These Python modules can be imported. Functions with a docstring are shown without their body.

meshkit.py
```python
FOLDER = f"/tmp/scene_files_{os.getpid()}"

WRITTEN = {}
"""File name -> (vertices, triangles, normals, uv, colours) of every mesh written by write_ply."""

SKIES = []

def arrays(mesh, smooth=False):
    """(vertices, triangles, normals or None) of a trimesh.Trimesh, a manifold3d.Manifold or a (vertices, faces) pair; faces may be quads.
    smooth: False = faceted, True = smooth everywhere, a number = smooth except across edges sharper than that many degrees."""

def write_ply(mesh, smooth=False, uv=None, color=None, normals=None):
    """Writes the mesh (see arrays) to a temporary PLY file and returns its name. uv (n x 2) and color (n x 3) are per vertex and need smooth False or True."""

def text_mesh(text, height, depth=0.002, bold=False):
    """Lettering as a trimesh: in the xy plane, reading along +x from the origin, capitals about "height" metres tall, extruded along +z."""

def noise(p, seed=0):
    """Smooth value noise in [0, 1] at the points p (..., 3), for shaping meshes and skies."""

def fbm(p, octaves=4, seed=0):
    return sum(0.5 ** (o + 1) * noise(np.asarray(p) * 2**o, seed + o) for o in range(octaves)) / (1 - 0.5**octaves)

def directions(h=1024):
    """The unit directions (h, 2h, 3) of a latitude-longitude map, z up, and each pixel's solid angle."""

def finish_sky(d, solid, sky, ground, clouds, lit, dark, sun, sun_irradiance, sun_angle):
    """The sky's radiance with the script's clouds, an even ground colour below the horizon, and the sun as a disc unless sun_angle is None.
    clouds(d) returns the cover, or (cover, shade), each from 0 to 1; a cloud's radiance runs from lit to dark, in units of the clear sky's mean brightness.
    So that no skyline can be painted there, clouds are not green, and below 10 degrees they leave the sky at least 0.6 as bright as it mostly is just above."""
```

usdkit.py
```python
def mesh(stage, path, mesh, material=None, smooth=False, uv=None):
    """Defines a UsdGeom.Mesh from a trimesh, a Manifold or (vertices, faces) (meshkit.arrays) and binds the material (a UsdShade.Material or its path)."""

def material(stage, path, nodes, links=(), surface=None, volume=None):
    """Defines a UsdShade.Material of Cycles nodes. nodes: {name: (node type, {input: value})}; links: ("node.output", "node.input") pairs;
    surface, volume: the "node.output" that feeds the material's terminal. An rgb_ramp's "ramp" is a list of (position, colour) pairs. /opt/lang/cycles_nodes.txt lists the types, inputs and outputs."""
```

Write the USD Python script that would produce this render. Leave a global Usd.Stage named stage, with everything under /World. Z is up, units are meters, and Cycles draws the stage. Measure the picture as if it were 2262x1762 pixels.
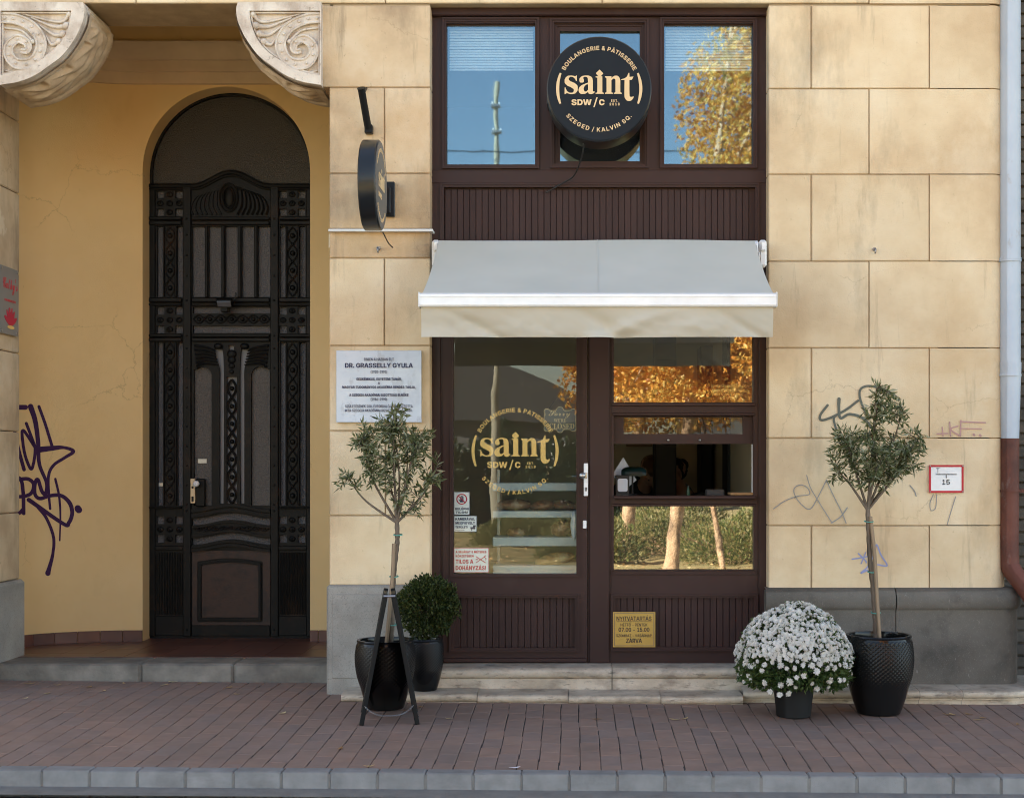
import math, glob, random
import numpy as np, trimesh, usdkit, meshkit
import manifold3d as m3
from shapely import affinity, box as sbox, union_all
from shapely.geometry import Polygon, LineString, Point, MultiPolygon
from pxr import Usd, UsdGeom, UsdLux, UsdShade, Sdf, Gf

rng = np.random.default_rng(7)
random.seed(7)
stage = Usd.Stage.CreateInMemory()
UsdGeom.SetStageUpAxis(stage, 'Z'); UsdGeom.SetStageMetersPerUnit(stage, 1.0)
UsdGeom.Xform.Define(stage, '/World')
UsdGeom.Scope.Define(stage, '/World/Looks')

# ---------------------------------------------------------------- camera, sky, sun, exposure
F = 3230.0            # focal length in pixels of the 2262 px wide photograph
CX, CY = 1275.0, 1040.0
EYE, D0 = 1.29, 8.5   # eye height and distance of the facade plane (Y = 0)
EXPOSURE = 2.76
SUN_EL, SUN_AZ = math.radians(33.0), math.radians(-60.0)   # azimuth = atan2(x, y) of the direction to the sun
cam = UsdGeom.Camera.Define(stage, '/World/Camera')
cam.AddTranslateOp().Set(Gf.Vec3d(0, -D0, EYE))
cam.AddRotateXOp().Set(90.0)
A = 36.0
cam.CreateHorizontalApertureAttr(A)
cam.CreateVerticalApertureAttr(A * 797 / 1024)
cam.CreateFocalLengthAttr(F / 2262 * A)
cam.CreateHorizontalApertureOffsetAttr((1131 - CX) / 2262 * A)
cam.CreateVerticalApertureOffsetAttr((CY - 881) / 2262 * A)
cam.CreateClippingRangeAttr(Gf.Vec2f(0.05, 5000))
cam.CreateExposureAttr(EXPOSURE)

usdkit.material(stage, '/World/Looks/sky_look', {
    'sky': ('sky_texture', {'sky_type': 'single_scattering', 'sun_disc': False, 'sun_elevation': SUN_EL, 'sun_rotation': SUN_AZ,
                            'altitude': 100.0, 'air_density': 1.0, 'aerosol_density': 0.9, 'ozone_density': 1.2}),
    'wb': ('mix_color', {'blend_type': 'multiply', 'fac': 1.0, 'b': (1.13, 1.0, 0.87), 'use_clamp': False}),
    'bg': ('background_shader', {'strength': 0.06})}, [('sky.color', 'wb.a'), ('wb.result', 'bg.color')], surface='bg.background')
dome = UsdLux.DomeLight.Define(stage, '/World/sky')
UsdShade.MaterialBindingAPI.Apply(dome.GetPrim()).Bind(UsdShade.Material.Get(stage, '/World/Looks/sky_look'))
sun = UsdLux.DistantLight.Define(stage, '/World/sun')
sun.CreateNormalizeAttr(True) if hasattr(sun, 'CreateNormalizeAttr') else None
sun.CreateIntensityAttr(1.25); sun.CreateAngleAttr(0.5); sun.CreateColorAttr(Gf.Vec3f(1.0, 0.91, 0.77))
S = Gf.Vec3d(math.sin(SUN_AZ) * math.cos(SUN_EL), math.cos(SUN_AZ) * math.cos(SUN_EL), math.sin(SUN_EL))
sun.AddOrientOp(UsdGeom.XformOp.PrecisionDouble).Set(Gf.Quatd(Gf.Rotation(Gf.Vec3d(0, 0, 1), S).GetQuat()))
dome.GetPrim().SetCustomDataByKey('kind', 'structure')

# ---------------------------------------------------------------- naming helpers
used, origins = {}, {}
def numbered(parent, name):
    k = (parent, name); n = used.get(k, 0); used[k] = n + 1
    return f'{parent}/{name}' if n == 0 else f'{parent}/{name}_{n:03d}'
def tag(path, label=None, cat=None, group=None, kind=None):
    p = stage.GetPrimAtPath(path)
    for k, v in (('label', label), ('category', cat), ('group', group), ('kind', kind)):
        if v: p.SetCustomDataByKey(k, v)
    return path
def T(name, label, cat, loc=(0, 0, 0), group=None, kind=None):
    path = numbered('/World', name)
    x = UsdGeom.Xform.Define(stage, path); x.AddTranslateOp().Set(Gf.Vec3d(*map(float, loc)))
    origins[path] = np.array(loc, float)
    return tag(path, label, cat, group, kind)
def obj(parent, name, mesh, mat, smooth=False, label=None, kind=None, tone=None):
    """One Mesh prim; the mesh is given in world coordinates."""
    parent = parent or '/World'
    path = numbered(parent, name)
    o = origins.get(parent, np.zeros(3))
    if isinstance(mesh, (tuple, list)) and not isinstance(mesh, trimesh.Trimesh):
        mesh = trimesh.Trimesh(np.asarray(mesh[0], float), np.asarray(mesh[1], int), process=False) if np.asarray(mesh[1]).shape[1] == 3 else (np.asarray(mesh[0], float), np.asarray(mesh[1], int))
    if isinstance(mesh, tuple): mesh = (mesh[0] - o, mesh[1])
    elif isinstance(mesh, trimesh.Trimesh): mesh = trimesh.Trimesh(mesh.vertices - o, mesh.faces, process=False)
    pm_ = usdkit.mesh(stage, path, mesh, f'/World/Looks/{mat}', smooth=smooth)
    if tone is not None: UsdGeom.PrimvarsAPI(pm_).CreatePrimvar('tone', Sdf.ValueTypeNames.FloatArray, 'vertex').Set([float(x) for x in tone])      # one tone per leaf
    origins[path] = o
    return tag(path, label, None, None, kind)
def top(name, mesh, mat, label, cat, group=None, kind=None, smooth=False):
    return tag(obj(None, name, mesh, mat, smooth), label, cat, group, kind)
def copy(src, name, loc, rotz=0, label=None, cat=None, group=None, scale=None):
    path = numbered('/World', name)
    x = UsdGeom.Xform.Define(stage, path); x.AddTranslateOp().Set(Gf.Vec3d(*map(float, loc))); x.AddRotateZOp().Set(float(rotz))
    if scale: x.AddScaleOp().Set(Gf.Vec3f(*map(float, scale)))
    x.GetPrim().GetReferences().AddInternalReference(src); x.GetPrim().SetInstanceable(True)
    return tag(path, label, cat, group)

# ---------------------------------------------------------------- geometry helpers
def WX(px, d): return (px - CX) * d / F
def WZ(py, d): return EYE - (py - CY) * d / F
def cat(ms):
    ms = [m if isinstance(m, trimesh.Trimesh) else trimesh.Trimesh(np.asarray(m[0]), tri(m[1]), process=False) for m in ms]
    return trimesh.util.concatenate(ms)
def tri(f):
    f = np.asarray(f, int)
    return np.vstack([f[:, [0, 1, 2]], f[:, [0, 2, 3]]]) if f.shape[1] == 4 else f
_cb = None
def box(x0, x1, y0, y1, z0, z1, c=0.0):
    """Box with chamfered edges."""
    global _cb
    if c <= 0:
        m = trimesh.creation.box([x1 - x0, y1 - y0, z1 - z0]); m.apply_translation([(x0 + x1) / 2, (y0 + y1) / 2, (z0 + z1) / 2]); return m
    if _cb is None:
        s = [(sx, sy, sz, k) for sx in (-1, 1) for sy in (-1, 1) for sz in (-1, 1) for k in range(3)]
        sg = np.array([q[:3] for q in s], float); inset = np.array([[0 if k == a else 1 for a in range(3)] for *_, k in s], float)
        h = trimesh.convex.convex_hull(sg * (1 - 0.2 * inset))
        o = np.array([np.argmin(np.linalg.norm(sg * (1 - 0.2 * inset) - v, axis=1)) for v in h.vertices])
        _cb = sg[o], inset[o], np.array(h.faces)
    sg, inset, f = _cb
    half = np.array([x1 - x0, y1 - y0, z1 - z0]) / 2
    c = min(c, half.min() * 0.9)
    return trimesh.Trimesh(sg * (half - c * inset) + np.array([x0 + x1, y0 + y1, z0 + z1]) / 2, f.copy(), process=False)
def pb(px0, py0, px1, py1, d, t, c=0.0, back=0.0):
    """Box whose front face covers those photograph pixels at depth d from the camera, t thick (back: starts behind d)."""
    return box(WX(px0, d), WX(px1, d), d - D0 + back, d - D0 + t, WZ(py1, d), WZ(py0, d), c)
def ext(poly, y0, y1):
    """Extrudes a shapely polygon given in (x, z) along Y from y0 (front) to y1."""
    gs = [g for g in (getattr(poly, 'geoms', [poly])) if isinstance(g, Polygon) and g.area > 1e-9]
    m = trimesh.util.concatenate([trimesh.creation.extrude_polygon(g, y1 - y0, engine='earcut') for g in gs])
    v = m.vertices
    return trimesh.Trimesh(np.stack([v[:, 0], y1 - v[:, 2], v[:, 1]], 1), m.faces, process=False)
def p2w(poly, d):
    """Photograph-pixel polygon (y down) to a polygon in (x, z) at depth d."""
    k = d / F
    return affinity.affine_transform(poly, [k, 0, 0, -k, -CX * k, EYE + CY * k])
def pext(poly, d, t=0.001, off=0.0):
    return ext(p2w(poly, d), d - D0 - off - t, d - D0 - off)
def tube(points, r, sides=8, caps=True):
    p = np.asarray(points, float); n = len(p)
    t = np.gradient(p, axis=0); t /= np.linalg.norm(t, axis=1, keepdims=True) + 1e-12
    a = np.cross(t[0], [0, 0, 1.0] if abs(t[0][2]) < 0.9 else [1.0, 0, 0]); fr = []
    for i in range(n):
        a = a - t[i] * (a @ t[i]); a /= np.linalg.norm(a) + 1e-12; fr.append(a)
    a = np.array(fr); b = np.cross(t, a); g = np.arange(sides) * 2 * np.pi / sides
    r = np.broadcast_to(r, (n,))
    v = (p[:, None] + r[:, None, None] * (np.cos(g)[None, :, None] * a[:, None] + np.sin(g)[None, :, None] * b[:, None])).reshape(-1, 3)
    i, j = np.meshgrid(np.arange(n - 1), np.arange(sides), indexing='ij')
    q = np.stack([i * sides + j, i * sides + (j + 1) % sides, (i + 1) * sides + (j + 1) % sides, (i + 1) * sides + j], -1).reshape(-1, 4)
    f = tri(q)
    if caps:
        k = len(v); v = np.vstack([v, p[0], p[-1]]); j = np.arange(sides); j2 = (j + 1) % sides
        f = np.vstack([f, np.stack([np.full(sides, k), j2, j], 1), np.stack([np.full(sides, k + 1), (n - 1) * sides + j, (n - 1) * sides + j2], 1)])
    return trimesh.Trimesh(v, f, process=False)
def lathe(profile, cx, cy, n=48):
    """profile: (radius, z) from bottom to top, turned about the vertical through (cx, cy)."""
    pr = np.asarray(profile, float); g = np.arange(n) * 2 * np.pi / n
    v = np.stack([cx + pr[:, :1] * np.cos(g), cy + pr[:, :1] * np.sin(g), np.repeat(pr[:, 1:], n, 1)], -1).reshape(-1, 3)
    i, j = np.meshgrid(np.arange(len(pr) - 1), np.arange(n), indexing='ij')
    q = np.stack([i * n + j, i * n + (j + 1) % n, (i + 1) * n + (j + 1) % n, (i + 1) * n + j], -1).reshape(-1, 4)
    return trimesh.Trimesh(v, tri(q), process=False)
def hull(spheres, n=12):
    return m3.Manifold.batch_hull([m3.Manifold.sphere(r, n).translate(list(map(float, c))) for c, r in spheres])
def mani(m): 
    a = m.to_mesh(); return trimesh.Trimesh(a.vert_properties[:, :3], a.tri_verts, process=False)
def ball(c, r, sub=2, s=(1, 1, 1)):
    m = trimesh.creation.icosphere(sub, 1.0); m.vertices = m.vertices * np.asarray(s) * r + np.asarray(c); return m
def sweep_xz(path, prof):
    """Sweeps profile (out, z) along a horizontal path of (x, y); out is to the right-hand side seen along the path (towards the street for a path running to +x)."""
    p = np.asarray(path, float); t = np.gradient(p, axis=0); t /= np.linalg.norm(t, axis=1, keepdims=True)
    nrm = np.stack([t[:, 1], -t[:, 0]], 1); pr = np.asarray(prof, float)
    xy = p[:, None] + nrm[:, None] * pr[None, :, :1]
    v = np.concatenate([xy, np.broadcast_to(pr[None, :, 1:], xy.shape[:2] + (1,))], -1).reshape(-1, 3); k = len(pr)
    i, j = np.meshgrid(np.arange(len(p) - 1), np.arange(k - 1), indexing='ij')
    q = np.stack([i * k + j, (i + 1) * k + j, (i + 1) * k + j + 1, i * k + j + 1], -1).reshape(-1, 4)
    return trimesh.Trimesh(v, tri(q), process=False)
def catmull(pts, n=8):
    p = np.asarray(pts, float); p = np.vstack([2 * p[0] - p[1], p, 2 * p[-1] - p[-2]]); out = []
    for i in range(1, len(p) - 2):
        for t in np.linspace(0, 1, n, endpoint=False):
            a, b, c, e = p[i - 1:i + 3]
            out.append(0.5 * (2 * b + (c - a) * t + (2 * a - 5 * b + 4 * c - e) * t * t + (3 * b - a - 3 * c + e) * t ** 3))
    out.append(p[-2]); return np.array(out)

# ---------------------------------------------------------------- lettering (outlines of the fonts that come with the renderer)
from PIL import Image, ImageDraw, ImageFont
_fd = glob.glob('/opt/blender-*/*/datafiles/fonts/')[0]
_fonts, _glyphs = {}, {}
def font(kind, w):
    if (kind, w) not in _fonts:
        f = ImageFont.truetype(_fd + {'sans': 'Inter.woff2', 'math': 'NotoSansMath-Regular.woff2'}[kind], 144)
        if kind == 'sans': f.set_variation_by_axes([32 if w > 500 else 20, w])
        x0, y0, x1, y1 = f.getbbox('H', anchor='ls'); _fonts[kind, w] = f, -y0
    return _fonts[kind, w]
def glyph(ch, kind='sans', w=700):
    k = (ch, kind, w)
    if k not in _glyphs:
        f, cap = font(kind, w)
        if kind == 'sans' and ch == 'I':
            b = f.getbbox('L', anchor='ls'); s = cap * (0.08 + w / 700 * 0.145)
            _glyphs[k] = (sbox(cap * .09, 0, cap * .09 + s, cap), cap * .18 + s)
            _glyphs[k] = (affinity.scale(_glyphs[k][0], 1 / cap, 1 / cap, origin=(0, 0)), _glyphs[k][1] / cap)
        else:
            x0, y0, x1, y1 = f.getbbox(ch, anchor='ls')
            if x1 <= x0 or ch == ' ': _glyphs[k] = (None, f.getlength(ch) / cap)
            else:
                im = Image.new('L', (x1 - x0 + 8, y1 - y0 + 8)); ImageDraw.Draw(im).text((4 - x0, 4 - y0), ch, 255, f, anchor='ls')
                on = np.pad(np.asarray(im) > 127, ((0, 0), (1, 1))).astype(np.int8)
                rows, st = np.nonzero(np.diff(on, axis=1) == 1); en = np.nonzero(np.diff(on, axis=1) == -1)[1]
                sh = union_all(sbox(st, -rows - 1, en, -rows)).buffer(0.7).buffer(-0.7).simplify(0.8)
                _glyphs[k] = (affinity.affine_transform(sh, [1 / cap, 0, 0, 1 / cap, (x0 - 4) / cap, (4 - y0) / cap]), f.getlength(ch) / cap)
    return _glyphs[k]
def MB(s):      # mathematical bold (serif) letters
    o = ''
    for c in s: o += chr(0x1d400 + ord(c) - 65) if c.isupper() else chr(0x1d41a + ord(c) - 97) if c.islower() else c
    return o
def MS(s):      # bold script letters
    o = ''
    for c in s: o += chr(0x1d4d0 + ord(c) - 65) if c.isupper() else chr(0x1d4ea + ord(c) - 97) if c.islower() else c
    return o
def line(s, cx, base, cap, w=700, kind='sans', spacing=0.0, width=None, anchor='m'):
    """A line of lettering as one polygon in photograph pixels (y down): cap height, baseline; squeezed to width if given."""
    x, parts = 0.0, []
    for ch in s:
        g, adv = glyph(ch, kind, w)
        if g is not None: parts.append(affinity.translate(g, x, 0))
        x += adv + spacing
    u = union_all(parts); x0, _, x1, _ = u.bounds
    sx = cap if width is None else width / (x1 - x0)
    u = affinity.affine_transform(u, [sx, 0, 0, -cap, -x0 * sx, base]); wd = (x1 - x0) * sx
    u = affinity.translate(u, {'m': cx - wd / 2, 'l': cx, 'r': cx - wd}[anchor], 0)
    return u.simplify(0.02 * cap)
def arc_text(s, cx, cy, r, cap, a0, a1, w=700, up=True, kind='sans'):
    """Lettering on a circle in pixels; a0..a1 degrees from the vertical to the centres of the first and last letters."""
    adv = [glyph(c, kind, w)[1] for c in s]; pos = np.cumsum(adv) - np.array(adv) / 2
    ang = a0 + (pos - pos[0]) / (pos[-1] - pos[0]) * (a1 - a0); out = []
    for c, a in zip(s, ang):
        g, ad = glyph(c, kind, w)
        if g is None: continue
        g = affinity.affine_transform(g, [cap, 0, 0, -cap, -ad / 2 * cap, 0])
        if up: g = affinity.rotate(affinity.translate(g, 0, -r), a, origin=(0, 0))
        else: g = affinity.rotate(affinity.translate(g, 0, r), -a, origin=(0, 0))
        out.append(affinity.translate(g, cx, cy))
    return union_all(out).simplify(0.02 * cap)
# ---------------------------------------------------------------- materials
def pm(name, cols, scale=5.0, rough=0.7, bump=0.0, bscale=60.0, detail=5.0, spec=0.5, metallic=0.0, rnd=0.0, coat=0.0, stretch=(1, 1, 1), dirt=None, rough_var=0.0, extra=None, island=0.0, bdist=0.01, lo=0.3, hi=0.7):
    """Principled look: noise between colours, optional dirt (colour, scale, stretch, threshold, amount), fine bump, variation per object or per island."""
    n = len(cols); ramp = [(lo + (hi - lo) * i / max(n - 1, 1), c) for i, c in enumerate(cols)]
    N = {'g': ('geometry', {}), 'm': ('mapping', {'scale': stretch}), 'n': ('noise_texture', {'scale': scale, 'detail': detail, 'roughness': 0.6}),
         'r': ('rgb_ramp', {'ramp': ramp if n > 1 else [(0, cols[0]), (1, cols[0])]}),
         'p': ('principled_bsdf', {'roughness': rough, 'specular_ior_level': spec, 'metallic': metallic, 'coat_weight': coat, **(extra or {})})}
    L = [('g.position', 'm.vector'), ('m.vector', 'n.vector'), ('n.fac', 'r.fac')]
    c = 'r.color'
    if dirt:
        for k, (dc, ds, dst, dlo, dhi, amt) in enumerate(dirt if isinstance(dirt, list) else [dirt]):
            N[f'dm{k}'] = ('mapping', {'scale': dst, 'location': (3.1 * k + 1.7, 0.4, 2.2)}); N[f'dn{k}'] = ('noise_texture', {'scale': ds, 'detail': 7.0, 'roughness': 0.65})
            N[f'dr{k}'] = ('map_range', {'from_min': dlo, 'from_max': dhi, 'to_min': 0.0, 'to_max': amt, 'clamp': True}); N[f'dx{k}'] = ('mix_color', {'blend_type': 'mix', 'b': dc})
            L += [('g.position', f'dm{k}.vector'), (f'dm{k}.vector', f'dn{k}.vector'), (f'dn{k}.fac', f'dr{k}.value'), (f'dr{k}.result', f'dx{k}.fac'), (c, f'dx{k}.a')]
            c = f'dx{k}.result'
    if rnd or island:
        N['oi'] = ('object_info', {}) if rnd else ('geometry', {})
        a = rnd or island
        N['mr'] = ('map_range', {'from_min': 0.0, 'from_max': 1.0, 'to_min': 1 - a, 'to_max': 1 + a}); N['hs'] = ('hsv', {'hue': 0.5, 'saturation': 1.0, 'fac': 1.0})
        L += [('oi.random' if rnd else 'oi.random_per_island', 'mr.value'), ('mr.result', 'hs.value'), (c, 'hs.color')]; c = 'hs.color'
    L.append((c, 'p.base_color'))
    if rough_var:
        N['rv'] = ('map_range', {'from_min': 0.3, 'from_max': 0.7, 'to_min': rough - rough_var, 'to_max': rough + rough_var}); L += [('n.fac', 'rv.value'), ('rv.result', 'p.roughness')]
    if bump:
        N['bn'] = ('noise_texture', {'scale': bscale, 'detail': 4.0, 'roughness': 0.6}); N['b'] = ('bump', {'strength': bump, 'distance': bdist})
        L += [('g.position', 'bn.vector'), ('bn.fac', 'b.height'), ('b.normal', 'p.normal')]
    return usdkit.material(stage, f'/World/Looks/{name}', N, L, surface='p.BSDF')
def cracked(name, cols, **k):
    """Stucco look with hairline cracks: thin broken lines that darken and dent the surface."""
    m = pm(name, cols, **k); pth = f'/World/Looks/{name}'
    def sh(n, kind, ins): 
        s_ = UsdShade.Shader.Define(stage, f'{pth}/{n}'); s_.CreateIdAttr(f'cycles_{kind}')
        for kk, v in ins.items():
            t_ = Sdf.ValueTypeNames.Token if isinstance(v, str) else Sdf.ValueTypeNames.Bool if isinstance(v, bool) else Sdf.ValueTypeNames.Float if np.ndim(v) == 0 else Sdf.ValueTypeNames.Float3
            s_.CreateInput(kk, t_).Set(Gf.Vec3f(*v) if np.ndim(v) else v)
        return s_
    def ln(a, o, b, i): b.CreateInput(i, Sdf.ValueTypeNames.Token).ConnectToSource(a.CreateOutput(o, Sdf.ValueTypeNames.Token))
    G_ = UsdShade.Shader.Get(stage, f'{pth}/g'); P_ = UsdShade.Shader.Get(stage, f'{pth}/p')
    n1 = sh('cw', 'noise_texture', {'scale': 5.0, 'detail': 6.0, 'roughness': .7}); mx = sh('cmx', 'mix_color', {'blend_type': 'linear_light', 'fac': .09, 'use_clamp': False}); ln(G_, 'position', n1, 'vector'); ln(G_, 'position', mx, 'a'); ln(n1, 'color', mx, 'b')
    vo = sh('cv', 'voronoi_texture', {'feature': 'distance_to_edge', 'scale': 1.7}); ln(mx, 'result', vo, 'vector')
    r1 = sh('cr1', 'map_range', {'from_min': .0, 'from_max': .006, 'to_min': 1.0, 'to_max': 0.0, 'clamp': True}); ln(vo, 'distance', r1, 'value')
    n2 = sh('cn2', 'noise_texture', {'scale': 1.6, 'detail': 3.0}); ln(G_, 'position', n2, 'vector'); r2 = sh('cr2', 'map_range', {'from_min': .52, 'from_max': .62, 'to_min': 0.0, 'to_max': .38, 'clamp': True}); ln(n2, 'fac', r2, 'value')
    mu = sh('cmu', 'math', {'math_type': 'multiply'}); ln(r1, 'result', mu, 'value1'); ln(r2, 'result', mu, 'value2')
    src = P_.GetInput('base_color').GetConnectedSources()[0][0]; fx = sh('cfx', 'mix_color', {'blend_type': 'mix', 'b': (.20, .13, .07)}); fx.CreateInput('a', Sdf.ValueTypeNames.Token).ConnectToSource(UsdShade.ConnectableAPI(src.source), src.sourceName); ln(mu, 'value', fx, 'fac')
    P_.GetInput('base_color').ClearSources(); ln(fx, 'result', P_, 'base_color')
    return m
def flat(name, col, rough=0.5, **k): return pm(name, [tuple(0.93 * x for x in col), tuple(min(1, 1.05 * x) for x in col)], scale=9, rough=rough, **k)

soot = (.16, .115, .075)
cracked('stucco', [(.58, .425, .262), (.68, .53, .345), (.74, .61, .43)], scale=1.5, rough=.88, bump=.4, bscale=110, rnd=.05, bdist=.007, lo=.36, hi=.64,
   dirt=[(soot, 2.2, (1, 1, .35), .54, .76, .6), ((.54, .35, .17), .9, (1, 1, 1), .52, .70, .5), ((.78, .68, .52), 1.1, (1, 1, .8), .60, .66, .25), ((.36, .25, .14), 30, (1, 1, .7), .64, .72, .55), ((.30, .22, .14), 9, (1.6, 1, .16), .60, .74, .5)])
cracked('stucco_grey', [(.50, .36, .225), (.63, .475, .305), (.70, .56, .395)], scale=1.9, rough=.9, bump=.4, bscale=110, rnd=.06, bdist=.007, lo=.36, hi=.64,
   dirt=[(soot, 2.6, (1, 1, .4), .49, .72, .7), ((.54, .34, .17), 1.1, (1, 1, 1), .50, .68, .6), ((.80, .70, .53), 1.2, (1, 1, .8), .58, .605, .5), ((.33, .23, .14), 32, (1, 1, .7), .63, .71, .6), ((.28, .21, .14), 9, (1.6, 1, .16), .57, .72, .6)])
pm('joint', [(.38, .28, .17), (.50, .37, .23)], scale=8, rough=.95, bump=.3)
cracked('ochre_wall', [(.73, .505, .235), (.79, .565, .285)], scale=1.3, rough=.93, bump=.3, bscale=140, bdist=.005, dirt=[((.40, .25, .10), 1.3, (1, 1, .6), .56, .78, .35), ((.78, .58, .32), .8, (1, 1, 1), .60, .66, .25), ((.30, .20, .10), 38, (1, 1, .5), .68, .76, .4)])
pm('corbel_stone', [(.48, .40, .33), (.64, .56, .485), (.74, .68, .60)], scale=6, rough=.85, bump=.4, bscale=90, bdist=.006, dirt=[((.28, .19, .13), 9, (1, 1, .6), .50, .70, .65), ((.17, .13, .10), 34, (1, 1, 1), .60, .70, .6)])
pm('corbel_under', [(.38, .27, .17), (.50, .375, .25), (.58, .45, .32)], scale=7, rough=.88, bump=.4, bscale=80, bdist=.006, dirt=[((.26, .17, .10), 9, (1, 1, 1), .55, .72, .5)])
pm('cornice_stone', [(.60, .45, .30), (.70, .54, .37)], scale=4, rough=.9, bump=.25)
pm('granite', [(.22, .203, .18), (.32, .298, .265), (.40, .372, .33)], scale=3.0, rough=.8, bump=.4, bscale=200, bdist=.004, detail=9, dirt=[((.12, .115, .11), 120, (1, 1, 1), .55, .66, .6), ((.5, .49, .47), 150, (1, 1, 1), .6, .7, .5)])
pm('dark_plinth', [(.085, .073, .060), (.125, .109, .092), (.165, .145, .122)], scale=2.2, rough=.85, bump=.4, bscale=130, bdist=.005, dirt=[((.34, .32, .29), 26, (1.5, 1, .4), .66, .72, .6), ((.045, .04, .035), 5, (1, 1, 1), .50, .68, .6), ((.26, .24, .21), 150, (1, 1, 1), .58, .68, .5)])
pm('marble_step', [(.40, .32, .235), (.55, .46, .355), (.65, .565, .46)], scale=5, rough=.6, bump=.35, bscale=70, bdist=.005, detail=9, dirt=[((.22, .17, .13), 6, (1, 1, 2.2), .48, .68, .75), ((.12, .095, .075), 19, (.6, 1, 2.5), .57, .65, .65), ((.30, .27, .23), 60, (1, 1, 1), .56, .68, .5)])
pm('concrete_step', [(.13, .118, .10), (.20, .182, .155), (.27, .247, .212)], scale=6, rough=.9, bump=.5, bscale=60, bdist=.006, detail=8, dirt=[((.09, .085, .08), 3, (1, 1, 2), .5, .7, .6)])
pm('tile_brown', [(.105, .042, .032), (.135, .058, .043)], scale=6, rough=.35, bump=.1, rnd=.15)
for i, (a, b) in enumerate([((.245, .163, .128), (.288, .196, .157)), ((.256, .167, .129), (.30, .20, .158)), ((.236, .163, .134), (.28, .195, .162)), ((.268, .17, .128), (.31, .204, .159)), ((.222, .157, .132), (.266, .19, .161))]):
    pm(f'paver_look_{i}', [a, b], scale=11, rough=.85, bump=.45, bscale=170, bdist=.004, rnd=.05, dirt=[((.16, .125, .105), 2.0, (1, 1, 1), .50, .72, .5), ((.38, .32, .27), 60, (1, 1, 1), .68, .76, .35)])
pm('sand_bed', [(.045, .04, .038), (.075, .065, .06)], scale=30, rough=.95)
pm('kerb_concrete', [(.175, .173, .172), (.228, .225, .223), (.275, .272, .269)], scale=8, rough=.85, bump=.5, bscale=180, bdist=.004, rnd=.05, detail=8, dirt=[((.14, .13, .125), 3.5, (1, 1, 2.5), .52, .72, .6)])
pm('gutter_concrete', [(.16, .15, .138), (.23, .217, .20)], scale=9, rough=.9, bump=.5, bscale=90)
pm('asphalt', [(.07, .07, .073), (.105, .105, .107)], scale=40, rough=.9, bump=.6, bscale=150)
pm('brown_paint', [(.032, .0148, .0135), (.042, .0192, .017)], scale=3.5, rough=.45, spec=.3, bump=.12, bscale=90, bdist=.003, stretch=(1, 1, .25), rough_var=.08, dirt=[((.075, .05, .045), 2.4, (1, 1, .5), .6, .8, .5), ((.11, .082, .07), 22, (1.4, 1, .3), .67, .75, .35)])
pm('brown_board', [(.032, .0145, .0135), (.043, .020, .0178)], scale=6, rough=.5, spec=.3, bump=.2, bscale=60, bdist=.003, stretch=(1, 1, .12), rnd=.09)
pm('black_iron', [(.0035, .0033, .0033), (.0075, .0069, .0066)], scale=9, rough=.42, spec=.2, bump=.25, bscale=80, dirt=[((.034, .019, .012), 5, (1, 1, 1), .54, .72, .7), ((.045, .041, .037), 40, (1, 1, .6), .69, .76, .5)])
pm('rusty_panel', [(.012, .008, .0065), (.05, .022, .013), (.032, .016, .0105)], scale=7, rough=.55, bump=.3, bscale=60, dirt=[((.06, .04, .03), 26, (1, 1, 1), .64, .74, .6)])
pm('smooth_grey_glass', [(.15, .15, .175), (.175, .175, .20)], scale=3, rough=.35)
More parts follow.
